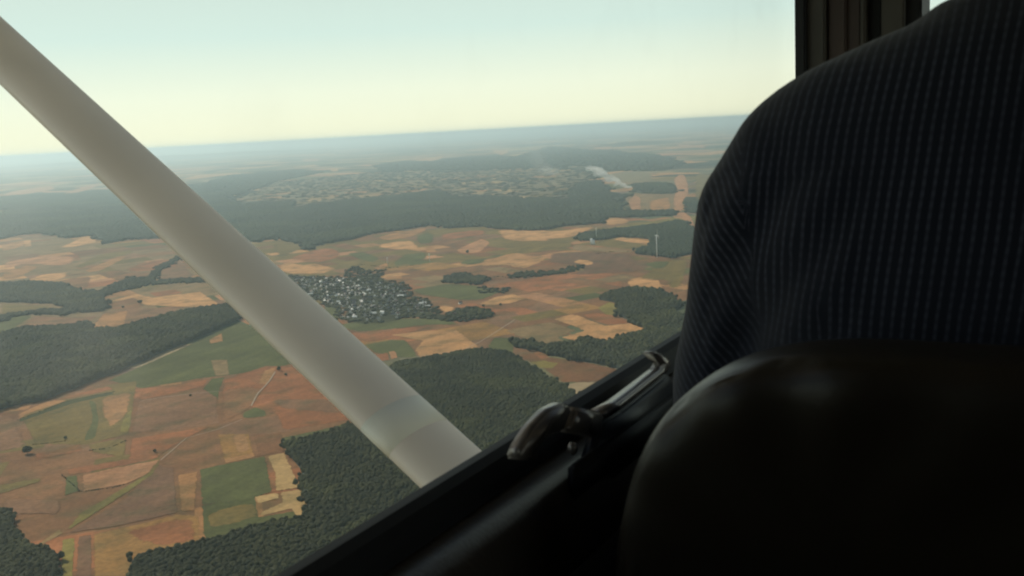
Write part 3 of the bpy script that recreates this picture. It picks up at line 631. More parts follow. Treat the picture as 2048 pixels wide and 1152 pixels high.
# village greenery
wood('6', '100 295 400 305 600 320 700 330 850 345 960 345 1060 362 1110 480 1250 500 1310 590 1480 620 1440 662 1300 650 1100 625 1000 662 850 670 700 690 520 660 560 565 400 545 300 480 180 360', 13, 7,
     'garden trees between the village houses', step=40, fill=.15, name='garden_trees')

# ------------------------------------------------------------------ single trees
def single_tree(px, py, h, r, label, seed=1, group=None):
    x, y = gnd(px, py); root = empty('tree', (x, y, 0)); tag(root, label, 'tree', group)
    rs = np.random.default_rng(seed)
    bm = bmesh.new(); bmesh.ops.create_cone(bm, cap_ends=True, segments=8, radius1=.05*h, radius2=.02*h, depth=h*.6, matrix=Matrix.Translation((0, 0, h*.3)))
    for a in range(4):
        an = a*1.6+seed; m = Matrix.Translation((math.cos(an)*r*.25, math.sin(an)*r*.25, h*.5)) @ Matrix.Rotation(an, 4, 'Z') @ Matrix.Rotation(.8, 4, 'Y')
        bmesh.ops.create_cone(bm, cap_ends=True, segments=6, radius1=.018*h, radius2=.006*h, depth=h*.35, matrix=m)
    me = bpy.data.meshes.new('trunk'); bm.to_mesh(me); bm.free(); link('trunk', me, M_bark, root)
    V, T = ICO1; n = 90
    u = rs.normal(size=(n, 3)); u /= np.linalg.norm(u, axis=1)[:, None]; u *= rs.uniform(.35, 1, (n, 1))**.5
    c = u*np.array([r*.82, r*.82, h*.34])+np.array([0, 0, h*.62]); s = rs.uniform(.16, .3, n)*r
    VV = (V[None]*(1+rs.uniform(-.25, .25, (n, len(V), 1)))*s[:, None, None]+c[:, None]).reshape(-1, 3)
    TT = (T[None]+(np.arange(n)*len(V))[:, None, None]).reshape(-1, 3)
    link('crown', bigmesh('crown', VV, TT), M_leaf, root)
single_tree(55, 908, 17, 10, 'big dark lone tree on the brown land at the left edge', 2)
single_tree(381, 793, 6, 3.6, 'tiny lone tree in the mauve field left of the strut', 3)
single_tree(558, 742, 12, 6.5, 'bush tree at the top of the white farm track', 4)
single_tree(572, 752, 8, 4.5, 'smaller tree right of the track tree beside the strut', 5)
single_tree(1182, 697, 21, 12.5, 'tall dark tree rising in front of the arrow shaped sand field', 6)
single_tree(1157, 692, 11, 6, 'small tree left of the tall dark tree at the sand field', 7)
single_tree(1001, 612, 10, 6, 'small tree below the sand plot at the village end', 8)
single_tree(967, 614, 9, 6, 'tree at the left tip of the sand plot by the village', 9)
single_tree(935, 506, 14, 9, 'lone dark tree under the pinkish field beyond the village', 10)
single_tree(280, 607, 14, 11, 'round tree under the pale sand field left of the strut', 11)
single_tree(246, 616, 8, 6, 'little tree left of the round one under the sand field', 12)
single_tree(131, 878, 6, 4, 'small bush in the olive field near the lone dark tree', 13)
single_tree(310, 905, 7, 4, 'small bush on the rust strip edge in mid ploughland', 14)

# ------------------------------------------------------------------ village
M_wall = simple('house_render', (.45, .42, .37), .8, var=.1, vs=.5)
M_wallw = simple('white_render', (.88, .84, .78), .7, var=.05, vs=.5)
M_roof = simple('slate_roof', (.055, .055, .065), .55, var=.25, vs=.8)
M_roofb = simple('brown_tile_roof', (.12, .06, .045), .7, var=.25, vs=.8)
M_roofw = simple('pale_metal_roof', (.85, .85, .82), .35, var=.05, vs=.3)
M_glass = simple('window_glass', (.03, .035, .04), .2)
def house_mesh(L_, W_, Hh, Rh, wall, roof, name):
    vs = []; fs = []; mi = []
    def q(pts, m): n = len(vs); vs.extend(pts); fs.append(tuple(range(n, n+len(pts)))); mi.append(m)
    l, w_ = L_/2, W_/2
    q([(-l, -w_, 0), (l, -w_, 0), (l, -w_, Hh), (-l, -w_, Hh)], 0); q([(l, w_, 0), (-l, w_, 0), (-l, w_, Hh), (l, w_, Hh)], 0)
    q([(l, -w_, 0), (l, w_, 0), (l, w_, Hh), (l, 0, Hh+Rh), (l, -w_, Hh)], 0); q([(-l, w_, 0), (-l, -w_, 0), (-l, -w_, Hh), (-l, 0, Hh+Rh), (-l, w_, Hh)], 0)
    e = .5; o_ = .12
    for s in (-1, 1):
        a = [(-l-e, s*(w_+e), Hh-e*Rh/w_+o_), (l+e, s*(w_+e), Hh-e*Rh/w_+o_), (l+e, 0, Hh+Rh+o_), (-l-e, 0, Hh+Rh+o_)]
        q(a if s < 0 else a[::-1], 1)
        for k in range(3):
            for z0 in (1.0, 3.6):
                if z0+1.2 > Hh: continue
                x = -l+L_*(k+.5)/3; y = s*(w_+.03); b_ = [(x-.5, y, z0), (x+.5, y, z0), (x+.5, y, z0+1.3), (x-.5, y, z0+1.3)]; q(b_ if s < 0 else b_[::-1], 2)
    x, y = l*.4, .3
    for (ax, ay, bx, by) in ((x-.4, y-.4, x+.4, y-.4), (x+.4, y-.4, x+.4, y+.4), (x+.4, y+.4, x-.4, y+.4), (x-.4, y+.4, x-.4, y-.4)):
        q([(ax, ay, Hh+Rh*.6), (bx, by, Hh+Rh*.6), (bx, by, Hh+Rh+.9), (ax, ay, Hh+Rh+.9)], 0)
    me = mesh(name, vs, fs); 
    for m in (wall, roof, M_glass): me.materials.append(m)
    me.polygons.foreach_set('material_index', mi); me.update(); return me
HM = [house_mesh(12, 8, 5.6, 4.6, M_wallw, M_roofb, 'house'), house_mesh(16, 9, 5.2, 4.4, M_wall, M_roof, 'house'),
      house_mesh(11, 8.5, 5.8, 3.8, M_wallw, M_roofb, 'house'), house_mesh(22, 11, 4.8, 4.6, M_wall, M_roof, 'barn'), house_mesh(15, 10, 5.0, 3.0, M_wallw, M_roofw, 'house')]
HL = ['white walled village house with a rust brown roof', 'grey walled village house with a dark slate roof', 'white walled village house with a brown tiled roof', 'long grey village barn with a dark roof', 'white walled village house with a pale metal roof']
vill = [gnd(*p) for p in conv('6', P('120 310 400 310 600 325 700 335 850 350 960 350 1050 370 1100 490 1250 510 1300 590 1240 600 1100 610 1000 650 850 660 700 680 530 655 560 570 450 540 330 470 200 370'))]
VP = np.array(vill); cnt = 0; placed = []
tries = 0
while cnt < 270 and tries < 20000:
    tries += 1
    x = random.uniform(VP[:, 0].min(), VP[:, 0].max()); y = random.uniform(VP[:, 1].min(), VP[:, 1].max())
    if not inside(np.array([x]), np.array([y]), vill)[0]: continue
    if any((x-a)**2+(y-b)**2 < 16**2 for a, b in placed): continue
    placed.append((x, y)); k = random.choices([0, 1, 2, 3, 4], [4, 3, 2, 1.2, 1.0])[0]
    o = link('house' if k != 3 else 'barn', HM[k]); o.location = (x, y, 0)
    o.rotation_euler.z = .35*math.sin(x/160)+random.choice([0, math.pi/2, math.pi/2])+random.gauss(0, .18)
    s = random.uniform(.7, 1.05); o.scale = (s, s, s)
    tag(o, HL[k], 'house' if k != 3 else 'barn', 'village houses' if k != 3 else 'village barns'); cnt += 1
hallm = house_mesh(26, 15, 6, 3.2, M_wallw, M_roofw, 'hall')
for px, py, s, rz, lab in ((621, 590, .75, .4, 'brightly shining white roofed hall next to the strut'), (801, 594, .9, .2, 'white roofed hall in the upper middle of the village'),
                        (845, 609, .9, .3, 'white roofed hall at the right end of the village'), (855, 614, .7, .3, 'smaller white roofed hall touching the right end hall'),
                        (746, 613, .6, .2, 'pale roofed hall in the lower middle of the village'), (805, 611, .6, .9, 'pale roofed hall below the upper middle hall'),
                        (722, 602, .45, 0, 'small pale roofed hall left of the village centre')):
    o = link('hall', hallm); o.location = (*gnd(px, py), 0); o.scale = (s, s, s*1.1); o.rotation_euler.z = rz; tag(o, lab, 'hall')
for px, py, lab in ((908, 631, 'lone farmhouse right of the village in the tree belt'), (922, 629, 'second farmhouse right of the village nearer the pointed tree belt'), (921, 608, 'small house above the bare plot right of the village')):
    o = link('house', HM[0]); o.location = (*gnd(px, py), 0); o.rotation_euler.z = .4; tag(o, lab, 'house')

# ------------------------------------------------------------------ turbines, silo, smoke
M_white = simple('white_paint_tower', (.80, .80, .78), .5)
def lathe(prof, seg=20):
    vs = []; fs = []
    for r, z in prof:
        for k in range(seg): a = 2*math.pi*k/seg; vs.append((r*math.cos(a), r*math.sin(a), z))
    for i in range(len(prof)-1):
        for k in range(seg): a = i*seg+k; b_ = i*seg+(k+1) % seg; fs.append((a, b_, b_+seg, a+seg))
    fs.append(tuple(range(seg-1, -1, -1))); fs.append(tuple(range((len(prof)-1)*seg, len(prof)*seg))); return vs, fs
def turbine(px, py, H, D, yaw, rot, label):
    x, y = gnd(px, py); root = empty('wind_turbine', (x, y, 0)); root.rotation_euler.z = yaw; tag(root, label, 'wind turbine')
    vs, fs = lathe([(2.3*H/98, 0), (1.9*H/98, H*.5), (1.3*H/98, H)]); link('tower', mesh('tower', vs, fs, True), M_white, root)
    k = H/98
    bm = bmesh.new(); bmesh.ops.create_cube(bm, size=1, matrix=Matrix.Translation((-1.5*k, 0, H+1.6*k)) @ Matrix.Diagonal((10*k, 3.6*k, 3.6*k, 1)))
    bmesh.ops.bevel(bm, geom=bm.edges[:], offset=.8*k, segments=2, affect='EDGES'); me = bpy.data.meshes.new('nacelle'); bm.to_mesh(me); bm.free(); link('nacelle', me, M_white, root)
    hb = bmesh.new(); bmesh.ops.create_uvsphere(hb, u_segments=12, v_segments=8, radius=1.9*k, matrix=Matrix.Translation((4.6*k, 0, H+1.6*k))); me = bpy.data.meshes.new('hub'); hb.to_mesh(me); hb.free(); link('hub', me, M_white, root)
    for b_ in range(3):
        a = rot+b_*2*math.pi/3; vs = []; fs = []; n = 9
        for i in range(n):
            t = i/(n-1); r = 1.5*k+t*D/2; c = (1.2 if i == 0 else 3.4-2.7*t)*k; th = (.9-.75*t)*k
            for dx, dc in ((th/2, 0), (0, c*.35), (-th/2, 0), (0, -c*.65)):
                vs.append((4.6*k+dx, dc*math.cos(a)-r*math.sin(a)*-1, H+1.6*k+r*math.cos(a)-dc*math.sin(a)))
        for i in range(n-1):
            for q in range(4): fs.append((i*4+q, i*4+(q+1) % 4, i*4+4+(q+1) % 4, i*4+4+q))
        fs.append((0, 1, 2, 3)); fs.append((n*4-1, n*4-2, n*4-3, n*4-4))
        link('blade', mesh('blade', vs, fs, True), M_white, root)
turbine(1314, 515, 98, 60, .1, .25, 'tall white wind turbine in front of the right hand wood')
# white silo in the strip under the right hand wood
x, y = gnd(1187, 489); silo = empty('silo', (x, y, 0)); tag(silo, 'white round silo pair standing under the tip of the right hand wood', 'silo')
for i, (dx, r, h) in enumerate(((0, 8, 24), (-9, 7, 32))):
    vs, fs = lathe([(r, 0), (r, h*.85), (r*.5, h*.97), (.3, h)]); o = link('silo_body', mesh('silo_body', vs, fs, True), M_white, silo); o.location = (dx, i*6, 0)
def mast(px, py, H, label):
    x, y = gnd(px, py); root = empty('mast', (x, y, 0)); tag(root, label, 'mast')
    vs, fs = lathe([(1.6, 0), (1.1, H*.6), (.7, H)], 12); link('pole', mesh('pole', vs, fs, True), M_white, root)
    vs = []; fs = []
    for z_ in (H*.86, H*.95):
        n = len(vs); vs += [(-4, -.4, z_), (4, -.4, z_), (4, .4, z_), (-4, .4, z_), (-4, -.4, z_+.6), (4, -.4, z_+.6), (4, .4, z_+.6), (-4, .4, z_+.6)]
        fs += [tuple(n+i for i in f) for f in ((0, 3, 2, 1), (4, 5, 6, 7), (0, 1, 5, 4), (1, 2, 6, 5), (2, 3, 7, 6), (3, 0, 4, 7))]
    link('crossarm', mesh('crossarm', vs, fs), M_white, root)
mast(859, 524, 42, 'pale mast in the green hollow beyond the village')
mast(775, 527, 30, 'pale mast left of the other one beyond the village')
mast(1193, 478, 60, 'faint thin mast behind the white silo')

def smoke_material(name, a_):
    m = bpy.data.materials.new(name); m.use_nodes = True; N = m.node_tree.nodes; K = m.node_tree.links; N.clear()
    out = N.new('ShaderNodeOutputMaterial'); di = N.new('ShaderNodeBsdfDiffuse'); tl = N.new('ShaderNodeBsdfTranslucent'); tr = N.new('ShaderNodeBsdfTransparent')
    for n in (di, tl): n.inputs[0].default_value = (.95, .95, .94, 1)
    m1 = N.new('ShaderNodeMixShader'); m1.inputs[0].default_value = .6; K.new(di.outputs[0], m1.inputs[1]); K.new(tl.outputs[0], m1.inputs[2])
    lw = N.new('ShaderNodeLayerWeight'); lw.inputs[0].default_value = .5; mr = N.new('ShaderNodeMapRange'); mr.inputs[1].default_value = .8; mr.inputs[2].default_value = .1; mr.inputs[3].default_value = 0; mr.inputs[4].default_value = a_
    K.new(lw.outputs['Facing'], mr.inputs[0]); m2 = N.new('ShaderNodeMixShader'); K.new(mr.outputs[0], m2.inputs[0]); K.new(tr.outputs[0], m2.inputs[1]); K.new(m1.outputs[0], m2.inputs[2]); K.new(m2.outputs[0], out.inputs[0]); return m
def smoke(path, r0, r1, n, a_, label, seed):
    """soft round puffs strung along a drifting path; path in picture terms, all at the fire's distance"""
    rs = np.random.default_rng(seed); x, y = gnd(*path[0]); d = math.hypot(x, y); V, T = ICO2; VV = []; TT = []
    pts = []
    for px, py in path: r_ = ray(px, py); t = d/math.hypot(r_.x, r_.y); pts.append(np.array([r_.x*t, r_.y*t, max(4, ALT+r_.z*t)]))
    for i in range(n):
        t = (i/n)**1.5*(len(pts)-1); k = int(t); c = pts[k]*(1-(t-k))+pts[min(k+1, len(pts)-1)]*(t-k); u = (i/n)**1.3
        r = (r0+(r1-r0)*u)*rs.uniform(.6, 1.3); c = c+rs.normal(0, 1, 3)*np.array([1, 1, .45])*(r0+(r1-r0)*u)*.7; c[2] = max(c[2], r*.8)
        VV.append(V*r*(1+rs.uniform(-.12, .12, (len(V), 1)))*np.array([1.5, 1, .8])+c); TT.append(T+i*len(V))
    tag(link('smoke', bigmesh('smoke', np.vstack(VV), np.vstack(TT)), smoke_material('smoke', a_)), label, kind='stuff')
smoke([(1258, 377), (1245, 368), (1228, 361), (1212, 352), (1195, 343), (1178, 334)], 12, 40, 56, .20, 'white smoke plume drifting left from a field fire', 1)
smoke([(1105, 352), (1090, 335), (1083, 310), (1078, 290)], 60, 110, 14, .03, 'thin faint smoke veil left of the white plume', 4)

# ------------------------------------------------------------------ aircraft
plane = empty('light_aircraft', A(0, 0, -1.2)); tag(plane, 'high wing light aircraft seen from its rear seat, white strut outside, dark door inside', 'aircraft')
def part(name, me, mat, parent=plane):                        # meshes are given in world space
    o = link(name, me, mat); o.parent = parent
    T = Matrix.Identity(4); p = parent
    while p is not None: T = Matrix.Translation(p.location) @ T if p.type == 'EMPTY' else T; p = p.parent
    me.transform(T.inverted()); return o
def sub(name, me, mat, parent): return part(name, me, mat, parent)
def extrude_f(prof, f0, f1, closed=True, n=1):                 # profile in (l, z) swept along the fuselage
    vs = []; fs = []; m = len(prof)
    for i in range(n+1):
        f = f0+(f1-f0)*i/n
        for l, z in prof: vs.append(A(f, l, z))
    for i in range(n):
        for k in range(m if closed else m-1): fs.append((i*m+k, i*m+(k+1) % m, (i+1)*m+(k+1) % m, (i+1)*m+k))
    if closed: fs.append(tuple(range(m-1, -1, -1))); fs.append(tuple(range(n*m, n*m+m)))
    return vs, fs
def bevel_box(f0, f1, l0, l1, z0, z1, b=0.0, seg=2):
    bm = bmesh.new(); bmesh.ops.create_cube(bm, size=1)
    for v in bm.verts:
        v.co = A(f0+(f1-f0)*(v.co.x+.5), l0+(l1-l0)*(v.co.y+.5), z0+(z1-z0)*(v.co.z+.5))
    if b: bmesh.ops.bevel(bm, geom=bm.edges[:], offset=b, segments=seg, affect='EDGES')
    bmesh.ops.recalc_face_normals(bm, faces=bm.faces[:])
    me = bpy.data.meshes.new('box'); bm.to_mesh(me); bm.free()
    for p in me.polygons: p.use_smooth = bool(b)
    return me
M_strut = simple('strut_white_paint', (.96, .86, .76), .5, var=.04, vs=5, spec=.5)
M_band = simple('strut_pale_band', (.97, .95, .84), .5, spec=.5)
M_skin = simple('aircraft_white_paint', (.75, .74, .70), .4)
M_rubber = simple('black_rubber', (.010, .010, .011), .6)
M_trim = simple('dark_brown_trim', (.058, .046, .036), .30, var=.2, vs=30, bump=(220, .25, .002))
M_panel = simple('dark_door_lining', (.012, .011, .012), .75, var=.2, vs=12)
M_head = simple('cabin_headliner', (.42, .38, .32), .9)
M_post = simple('post_brown_plastic', (.085, .056, .045), .55, var=.15, vs=15)
M_post2 = simple('post_grey_plastic', (.095, .085, .070), .6, var=.15, vs=15)

# strut: streamlined section, swept from the lower fuselage up and out to the wing
S0, S1 = Vector((1.425, .50, -.931)), Vector((1.50, 3.0, .854))
axs = (S1-S0).normalized(); tdir = Vector((0, -axs.z, axs.y))          # across the section, in the l-z plane
def strut_prof(c, h, n=28):
    out = []
    for k in range(n):
        a = 2*math.pi*k/n; x = math.cos(a); y = math.sin(a)
        out.append((x*c/2, y*h/2*(1-.22*x)*(1.0)))
    return out
SC, SH = .196, .066
def strut_mesh(s0, s1, c, h, n=14):
    vs = []; fs = []; pr = strut_prof(c, h); m = len(pr)
    for i in range(n+1):
        s = s0+(s1-s0)*i/n; p = S0.lerp(S1, s); g = 1-.16*s
        for x, y in pr: q = p+Vector((x*g, 0, 0))+tdir*(y*g); vs.append(A(*q))
    for i in range(n):
        for k in range(m): fs.append((i*m+k, i*m+(k+1) % m, (i+1)*m+(k+1) % m, (i+1)*m+k))
    fs.append(tuple(range(m-1, -1, -1))); fs.append(tuple(range(n*m, n*m+m)))
    me = mesh('strut', vs, fs, True)
    for p in me.polygons:
        if len(p.vertices) > 4: p.use_smooth = False
    return me
strut = part('wing_strut', strut_mesh(0, 1, SC, SH), M_strut)
def inv_s(px, py):
    best = None
    for i in range(400):
        s = i/400; q = A(*S0.lerp(S1, s))-O; x = q.dot(RT)/q.dot(fwd)*FPX+1024; d = abs(x-px)
        if best is None or d < best[0]: best = (d, s)
    return best[1]
sb = inv_s(812, 860); sub('pale_band', strut_mesh(sb-.012, sb+.012, SC+.001, SH+.001, 2), M_band, strut)  # thin ring round the strut, slightly paler than its paint

# wing over the strut
def wing(l0, l1):
    vs = []; fs = []; pr = [(2.25, .86), (2.20, .93), (2.05, .98), (1.7, 1.00), (1.2, .96), (.72, .885), (.72, .875), (1.2, .85), (1.7, .83), (2.1, .83)]; m = len(pr); n = 8
    for i in range(n+1):
        l = l0+(l1-l0)*i/n
        for f, z in pr: vs.append(A(f, l, z+.03*abs(l)-.02))
    for i in range(n):
        for k in range(m): fs.append((i*m+k, i*m+(k+1) % m, (i+1)*m+(k+1) % m, (i+1)*m+k))
    fs.append(tuple(range(m-1, -1, -1))); fs.append(tuple(range(n*m, n*m+m))); return mesh('wing', vs, fs, True)
part('wing', wing(-5.4, 5.4), M_skin)

# cabin shell
WL = .45
part('roof', bevel_box(-1.3, 1.75, -.72, .50, .40, .46, .01), M_head)
part('fuselage_skin', bevel_box(-4.5, 1.88, .482, .495, -1.25, -.334, .004), M_skin)
part('fuselage_skin', bevel_box(-4.5, 1.88, .482, .495, .312, .62, .004), M_skin)
part('fuselage_skin', bevel_box(-4.5, .015, .4955, .500, -.334, .312), M_skin)
part('floor', bevel_box(-1.3, 2.6, -.72, .50, -1.25, -1.20), M_panel)
part('rear_bulkhead', bevel_box(-1.36, -1.301, -.72, .50, -1.2, .40), M_head)
part('instrument_panel', bevel_box(1.90, 2.05, -.70, .42, -1.19, -.28, .02), M_panel)
part('cowling', bevel_box(2.06, 3.4, -.52, .24, -1.0, -.36, .08, 4), M_skin)
part('right_wall', bevel_box(-1.299, 1.9, -.76, -.721, -1.199, -.30), M_panel)
part('right_wall_top', bevel_box(-1.299, 1.75, -.76, -.721, .26, .399), M_head)
part('right_pane', bevel_box(.1, 1.75, -.742, -.738, -.299, .259), None) if False else None
part('rear_side_wall', bevel_box(-1.299, .02, .44, .48, -.29, .399), M_head)
part('rear_side_wall', bevel_box(-1.299, -.1, -.76, -.721, -.299, .259), M_head)
part('window_header', bevel_box(.021, 1.86, .43, .48, .31, .399), M_head)
door = part('cabin_door', mesh('door', *extrude_f([(.470, -.330), (.470, -1.199), (.388, -1.199), (.390, -.420), (.3935, -.375), (.398, -.352), (.405, -.338), (.416, -.328), (.430, -.324), (.440, -.324)], -1.29, 1.86, True, 1), True), M_trim)
for p in door.data.polygons: p.use_smooth = len(p.vertices) == 4
sub('window_seal', mesh('seal', *extrude_f([(.466, -.330), (.466, -.296), (.458, -.290), (.448, -.290), (.441, -.296), (.436, -.312), (.434, -.3225)], .021, 1.86)), M_rubber, door)
# lower lining is flat and nearly black
sub('door_lining', bevel_box(.0, 1.84, .372, .3875, -1.19, -.405, .006), M_panel, door)

# window pane
def glass():
    m = bpy.data.materials.new('acrylic_pane'); m.use_nodes = True; N = m.node_tree.nodes; K = m.node_tree.links; N.clear()
    out = N.new('ShaderNodeOutputMaterial'); tr = N.new('ShaderNodeBsdfTransparent'); tr.inputs[0].default_value = (.955, .97, .95, 1)
    gl = N.new('ShaderNodeBsdfGlossy'); gl.inputs['Roughness'].default_value = .28; fr = N.new('ShaderNodeFresnel'); fr.inputs[0].default_value = 1.09
    m1 = N.new('ShaderNodeMixShader'); K.new(fr.outputs[0], m1.inputs[0]); K.new(tr.outputs[0], m1.inputs[1]); K.new(gl.outputs[0], m1.inputs[2])
    di = N.new('ShaderNodeBsdfTranslucent'); di.inputs[0].default_value = (.8, .8, .78, 1)
    tc = N.new('ShaderNodeTexCoord'); n = N.new('ShaderNodeTexNoise'); n.inputs['Scale'].default_value = 9; n.inputs['Detail'].default_value = 4; K.new(tc.outputs['Object'], n.inputs['Vector'])
    mr = N.new('ShaderNodeMapRange'); mr.inputs[1].default_value = .55; mr.inputs[2].default_value = .8; mr.inputs[3].default_value = .004; mr.inputs[4].default_value = .045; K.new(n.outputs[0], mr.inputs[0])
    m2 = N.new('ShaderNodeMixShader'); K.new(mr.outputs[0], m2.inputs[0]); K.new(m1.outputs[0], m2.inputs[1]); K.new(di.outputs[0], m2.inputs[2]); K.new(m2.outputs[0], out.inputs[0])
    return m
M_pane = glass()
sub('window_pane', mesh('pane', [A(.021, .452, -.30), A(1.935, .452, -.30), A(1.935, .452, .309), A(.021, .452, .309)], [(0, 1, 2, 3)]), M_pane, door)

# window post: a row of upright mouldings between side window and windshield
post = part('window_post', mesh('post', [], []), M_post)
def pp(px, dist): d = ray(px, 75); h = Vector((d.x, d.y, 0)); return h*(dist/ (h.dot(FW)))
spec = [(1589, 1611, 1.82, .016, M_rubber), (1610, 1650, 1.835, .03, M_post2), (1648, 1657, 1.86, .02, M_rubber), (1655, 1692, 1.85, .03, M_post), (1690, 1722, 1.86, .03, M_post),
        (1720, 1731, 1.85, .03, M_post2), (1729, 1763, 1.875, .02, M_rubber), (1762, 1808, 1.86, .03, M_post2), (1806, 1843, 1.88, .03, M_rubber)]
for a, b_, f, t, m in spec:
    p, q = pp(a, f), pp(b_, f); dirn = (q-p); nn = Vector((dirn.y, -dirn.x, 0)).normalized()
    if nn.dot(FW) < 0: nn = -nn
    vs = []; 
    for zz in (-.34, .399):
        vs += [O+p+ZU*zz, O+q+ZU*zz, O+q+nn*.12+ZU*zz, O+p+nn*.12+ZU*zz]
    bm = bmesh.new(); bv = [bm.verts.new(v) for v in vs]
    for ff in ((0, 1, 5, 4), (1, 2, 6, 5), (2, 3, 7, 6), (3, 0, 4, 7), (4, 5, 6, 7), (3, 2, 1, 0)): bm.faces.new([bv[i] for i in ff])
    bmesh.ops.recalc_face_normals(bm, faces=bm.faces[:]); bmesh.ops.bevel(bm, geom=[e for e in bm.edges if abs(e.verts[0].co.z-e.verts[1].co.z) > .1], offset=.003, segments=2, affect='EDGES')
    me = bpy.data.meshes.new('moulding'); bm.to_mesh(me); bm.free(); sub('moulding', me, m, post)
# windshield
wv = [A(1.98, .20, -.27), A(1.98, -.70, -.27), A(1.74, -.70, .40), A(1.74, .20, .40)]
part('windshield', mesh('windshield', wv, [(0, 1, 2, 3)]), M_pane)

# door latch: polylines in (pixel) seen on the sill become real pieces at l = .41
M_metal = simple('brushed_latch_metal', (.33, .29, .265), .27, metal=.55, var=.12, vs=40)
M_latchd = simple('dark_blue_lever_face', (.010, .012, .020), .45)
def ribbon(pts, l0, l1, th, name, z_=None, bev=.0015):
    """closed outline in (f,z) thickened from l0 to l1"""
    bm = bmesh.new(); a = [bm.verts.new(A(f, l0, z)) for f, z in pts]; b_ = [bm.verts.new(A(f, l1, z)) for f, z in pts]; n = len(pts)
    bm.faces.new(a); bm.faces.new(b_[::-1])
    for i in range(n): bm.faces.new((a[i], b_[i], b_[(i+1) % n], a[(i+1) % n]))
    bmesh.ops.recalc_face_normals(bm, faces=bm.faces[:])
    if bev: bmesh.ops.bevel(bm, geom=bm.edges[:], offset=bev, segments=3, affect='EDGES', clamp_overlap=True)
    me = bpy.data.meshes.new(name); bm.to_mesh(me); bm.free()
    for p in me.polygons: p.use_smooth = True
    return me
def fz(px, py, l): d = ray(px, py); t = l/d.dot(LF); return (d.dot(FW)*t, d.z*t)
LL = .412
latch = empty('door_latch', A(.9, .40, -.33)-plane.location); latch.parent = plane
hook = [fz(*q, LL) for q in ((1008, 916), (1020, 885), (1042, 850), (1072, 818), (1100, 804), (1114, 806), (1117, 822), (1107, 846), (1102, 860), (1082, 866), (1064, 876), (1052, 895), (1048, 918))]
sub('hook', ribbon(hook, LL, LL-.014, 0, 'hook', bev=.0025), M_metal, latch)
stem = [fz(*q, LL) for q in ((1124, 822), (1127, 812), (1180, 821), (1182, 835), (1172, 862), (1166, 872), (1109, 862), (1114, 846))]
sub('stem', ribbon(stem, LL, LL-.015, 0, 'stem', bev=.0028), M_metal, latch)
edge = [fz(*q, LL) for q in ((1181, 820), (1215, 802), (1260, 768), (1300, 738), (1308, 727), (1286, 707), (1291, 701), (1318, 716), (1320, 730), (1312, 744), (1262, 784), (1218, 818), (1183, 837))]
sub('lever_edge', ribbon(edge, LL+.002, LL-.014, 0, 'lever_edge', bev=.0015), M_metal, latch)
face = [fz(*q, LL) for q in ((1183, 838), (1218, 819), (1262, 785), (1312, 746), (1322, 760), (1330, 840), (1300, 900), (1200, 960), (1150, 930), (1168, 874))]
sub('lever_face', ribbon(face, LL-.002, LL-.016, 0, 'lever_face', bev=.003), M_latchd, latch)
bm = bmesh.new(); bmesh.ops.create_uvsphere(bm, u_segments=16, v_segments=10, radius=.0050, matrix=Matrix.Translation(atl(1145, 897, LL-.014)) @ Matrix.Diagonal((1, 1, 1.3, 1)))
me = bpy.data.meshes.new('screw'); bm.to_mesh(me); bm.free()
for p in me.polygons: p.use_smooth = True
sub('screw', me, M_metal, latch)
sub('latch_housing', bevel_box(.80, 1.10, .392, .404, -.352, -.318, .004), M_rubber, latch)

# ------------------------------------------------------------------ front seat
M_leather = simple('dark_brown_leather', (.022, .017, .0115), .38, var=.12, vs=10, bump=(180, .12, .002), spec=.32)
seat = empty('front_seat', A(.95, .05, -1.2)); tag(seat, 'front seat with rounded dark brown leather back, in front of the camera', 'seat')
SCN = .05
def seat_back():
    # half outline (distance from centre, z) from bottom to top, read at the rear face
    oc = [(.238, -.95), (.250, -.70), (.256, -.48), (.2545, -.367), (.248, -.30), (.232, -.257), (.213, -.222), (.186, -.196), (.155, -.176), (.11, -.163), (.06, -.159), (0, -.160)]
    outline = [(SCN+a, z) for a, z in oc]+[(SCN-a, z) for a, z in oc[-2::-1]]
    N_ = len(outline); rings = []
    cz = -.52
    fr = [(.72, .50, 0), (.706, .80, 0), (.702, .93, .0), (.712, .985, 0), (.735, 1.0, 0), (.775, 1.0, 0), (.80, .985, 0), (.815, .93, 0), (.820, .8, 0), (.815, .5, 0)]
    vs = []; fs = []
    def lean(z): return (z+.75)*-.10
    for f, k, _ in fr:
        for l, z in outline:
            ll = SCN+(l-SCN)*k; zz = cz+(z-cz)*k
            vs.append(A(f+lean(zz), ll, zz))
    for i in range(len(fr)-1):
        for k in range(N_): fs.append((i*N_+k, i*N_+(k+1) % N_, (i+1)*N_+(k+1) % N_, (i+1)*N_+k))
    fs.append(tuple(range(N_-1, -1, -1))); fs.append(tuple(range((len(fr)-1)*N_, len(fr)*N_)))
    return mesh('backrest', vs, fs, True)
br = sub('backrest', seat_back(), M_leather, seat)
m = br.modifiers.new('s', 'SUBSURF'); m.levels = 3; m.render_levels = 3
dg = bpy.context.evaluated_depsgraph_get(); me = bpy.data.meshes.new_from_object(br.evaluated_get(dg)); br.modifiers.clear(); br.data = me
off = br.matrix_world.translation.copy() if False else Vector(seat.location)
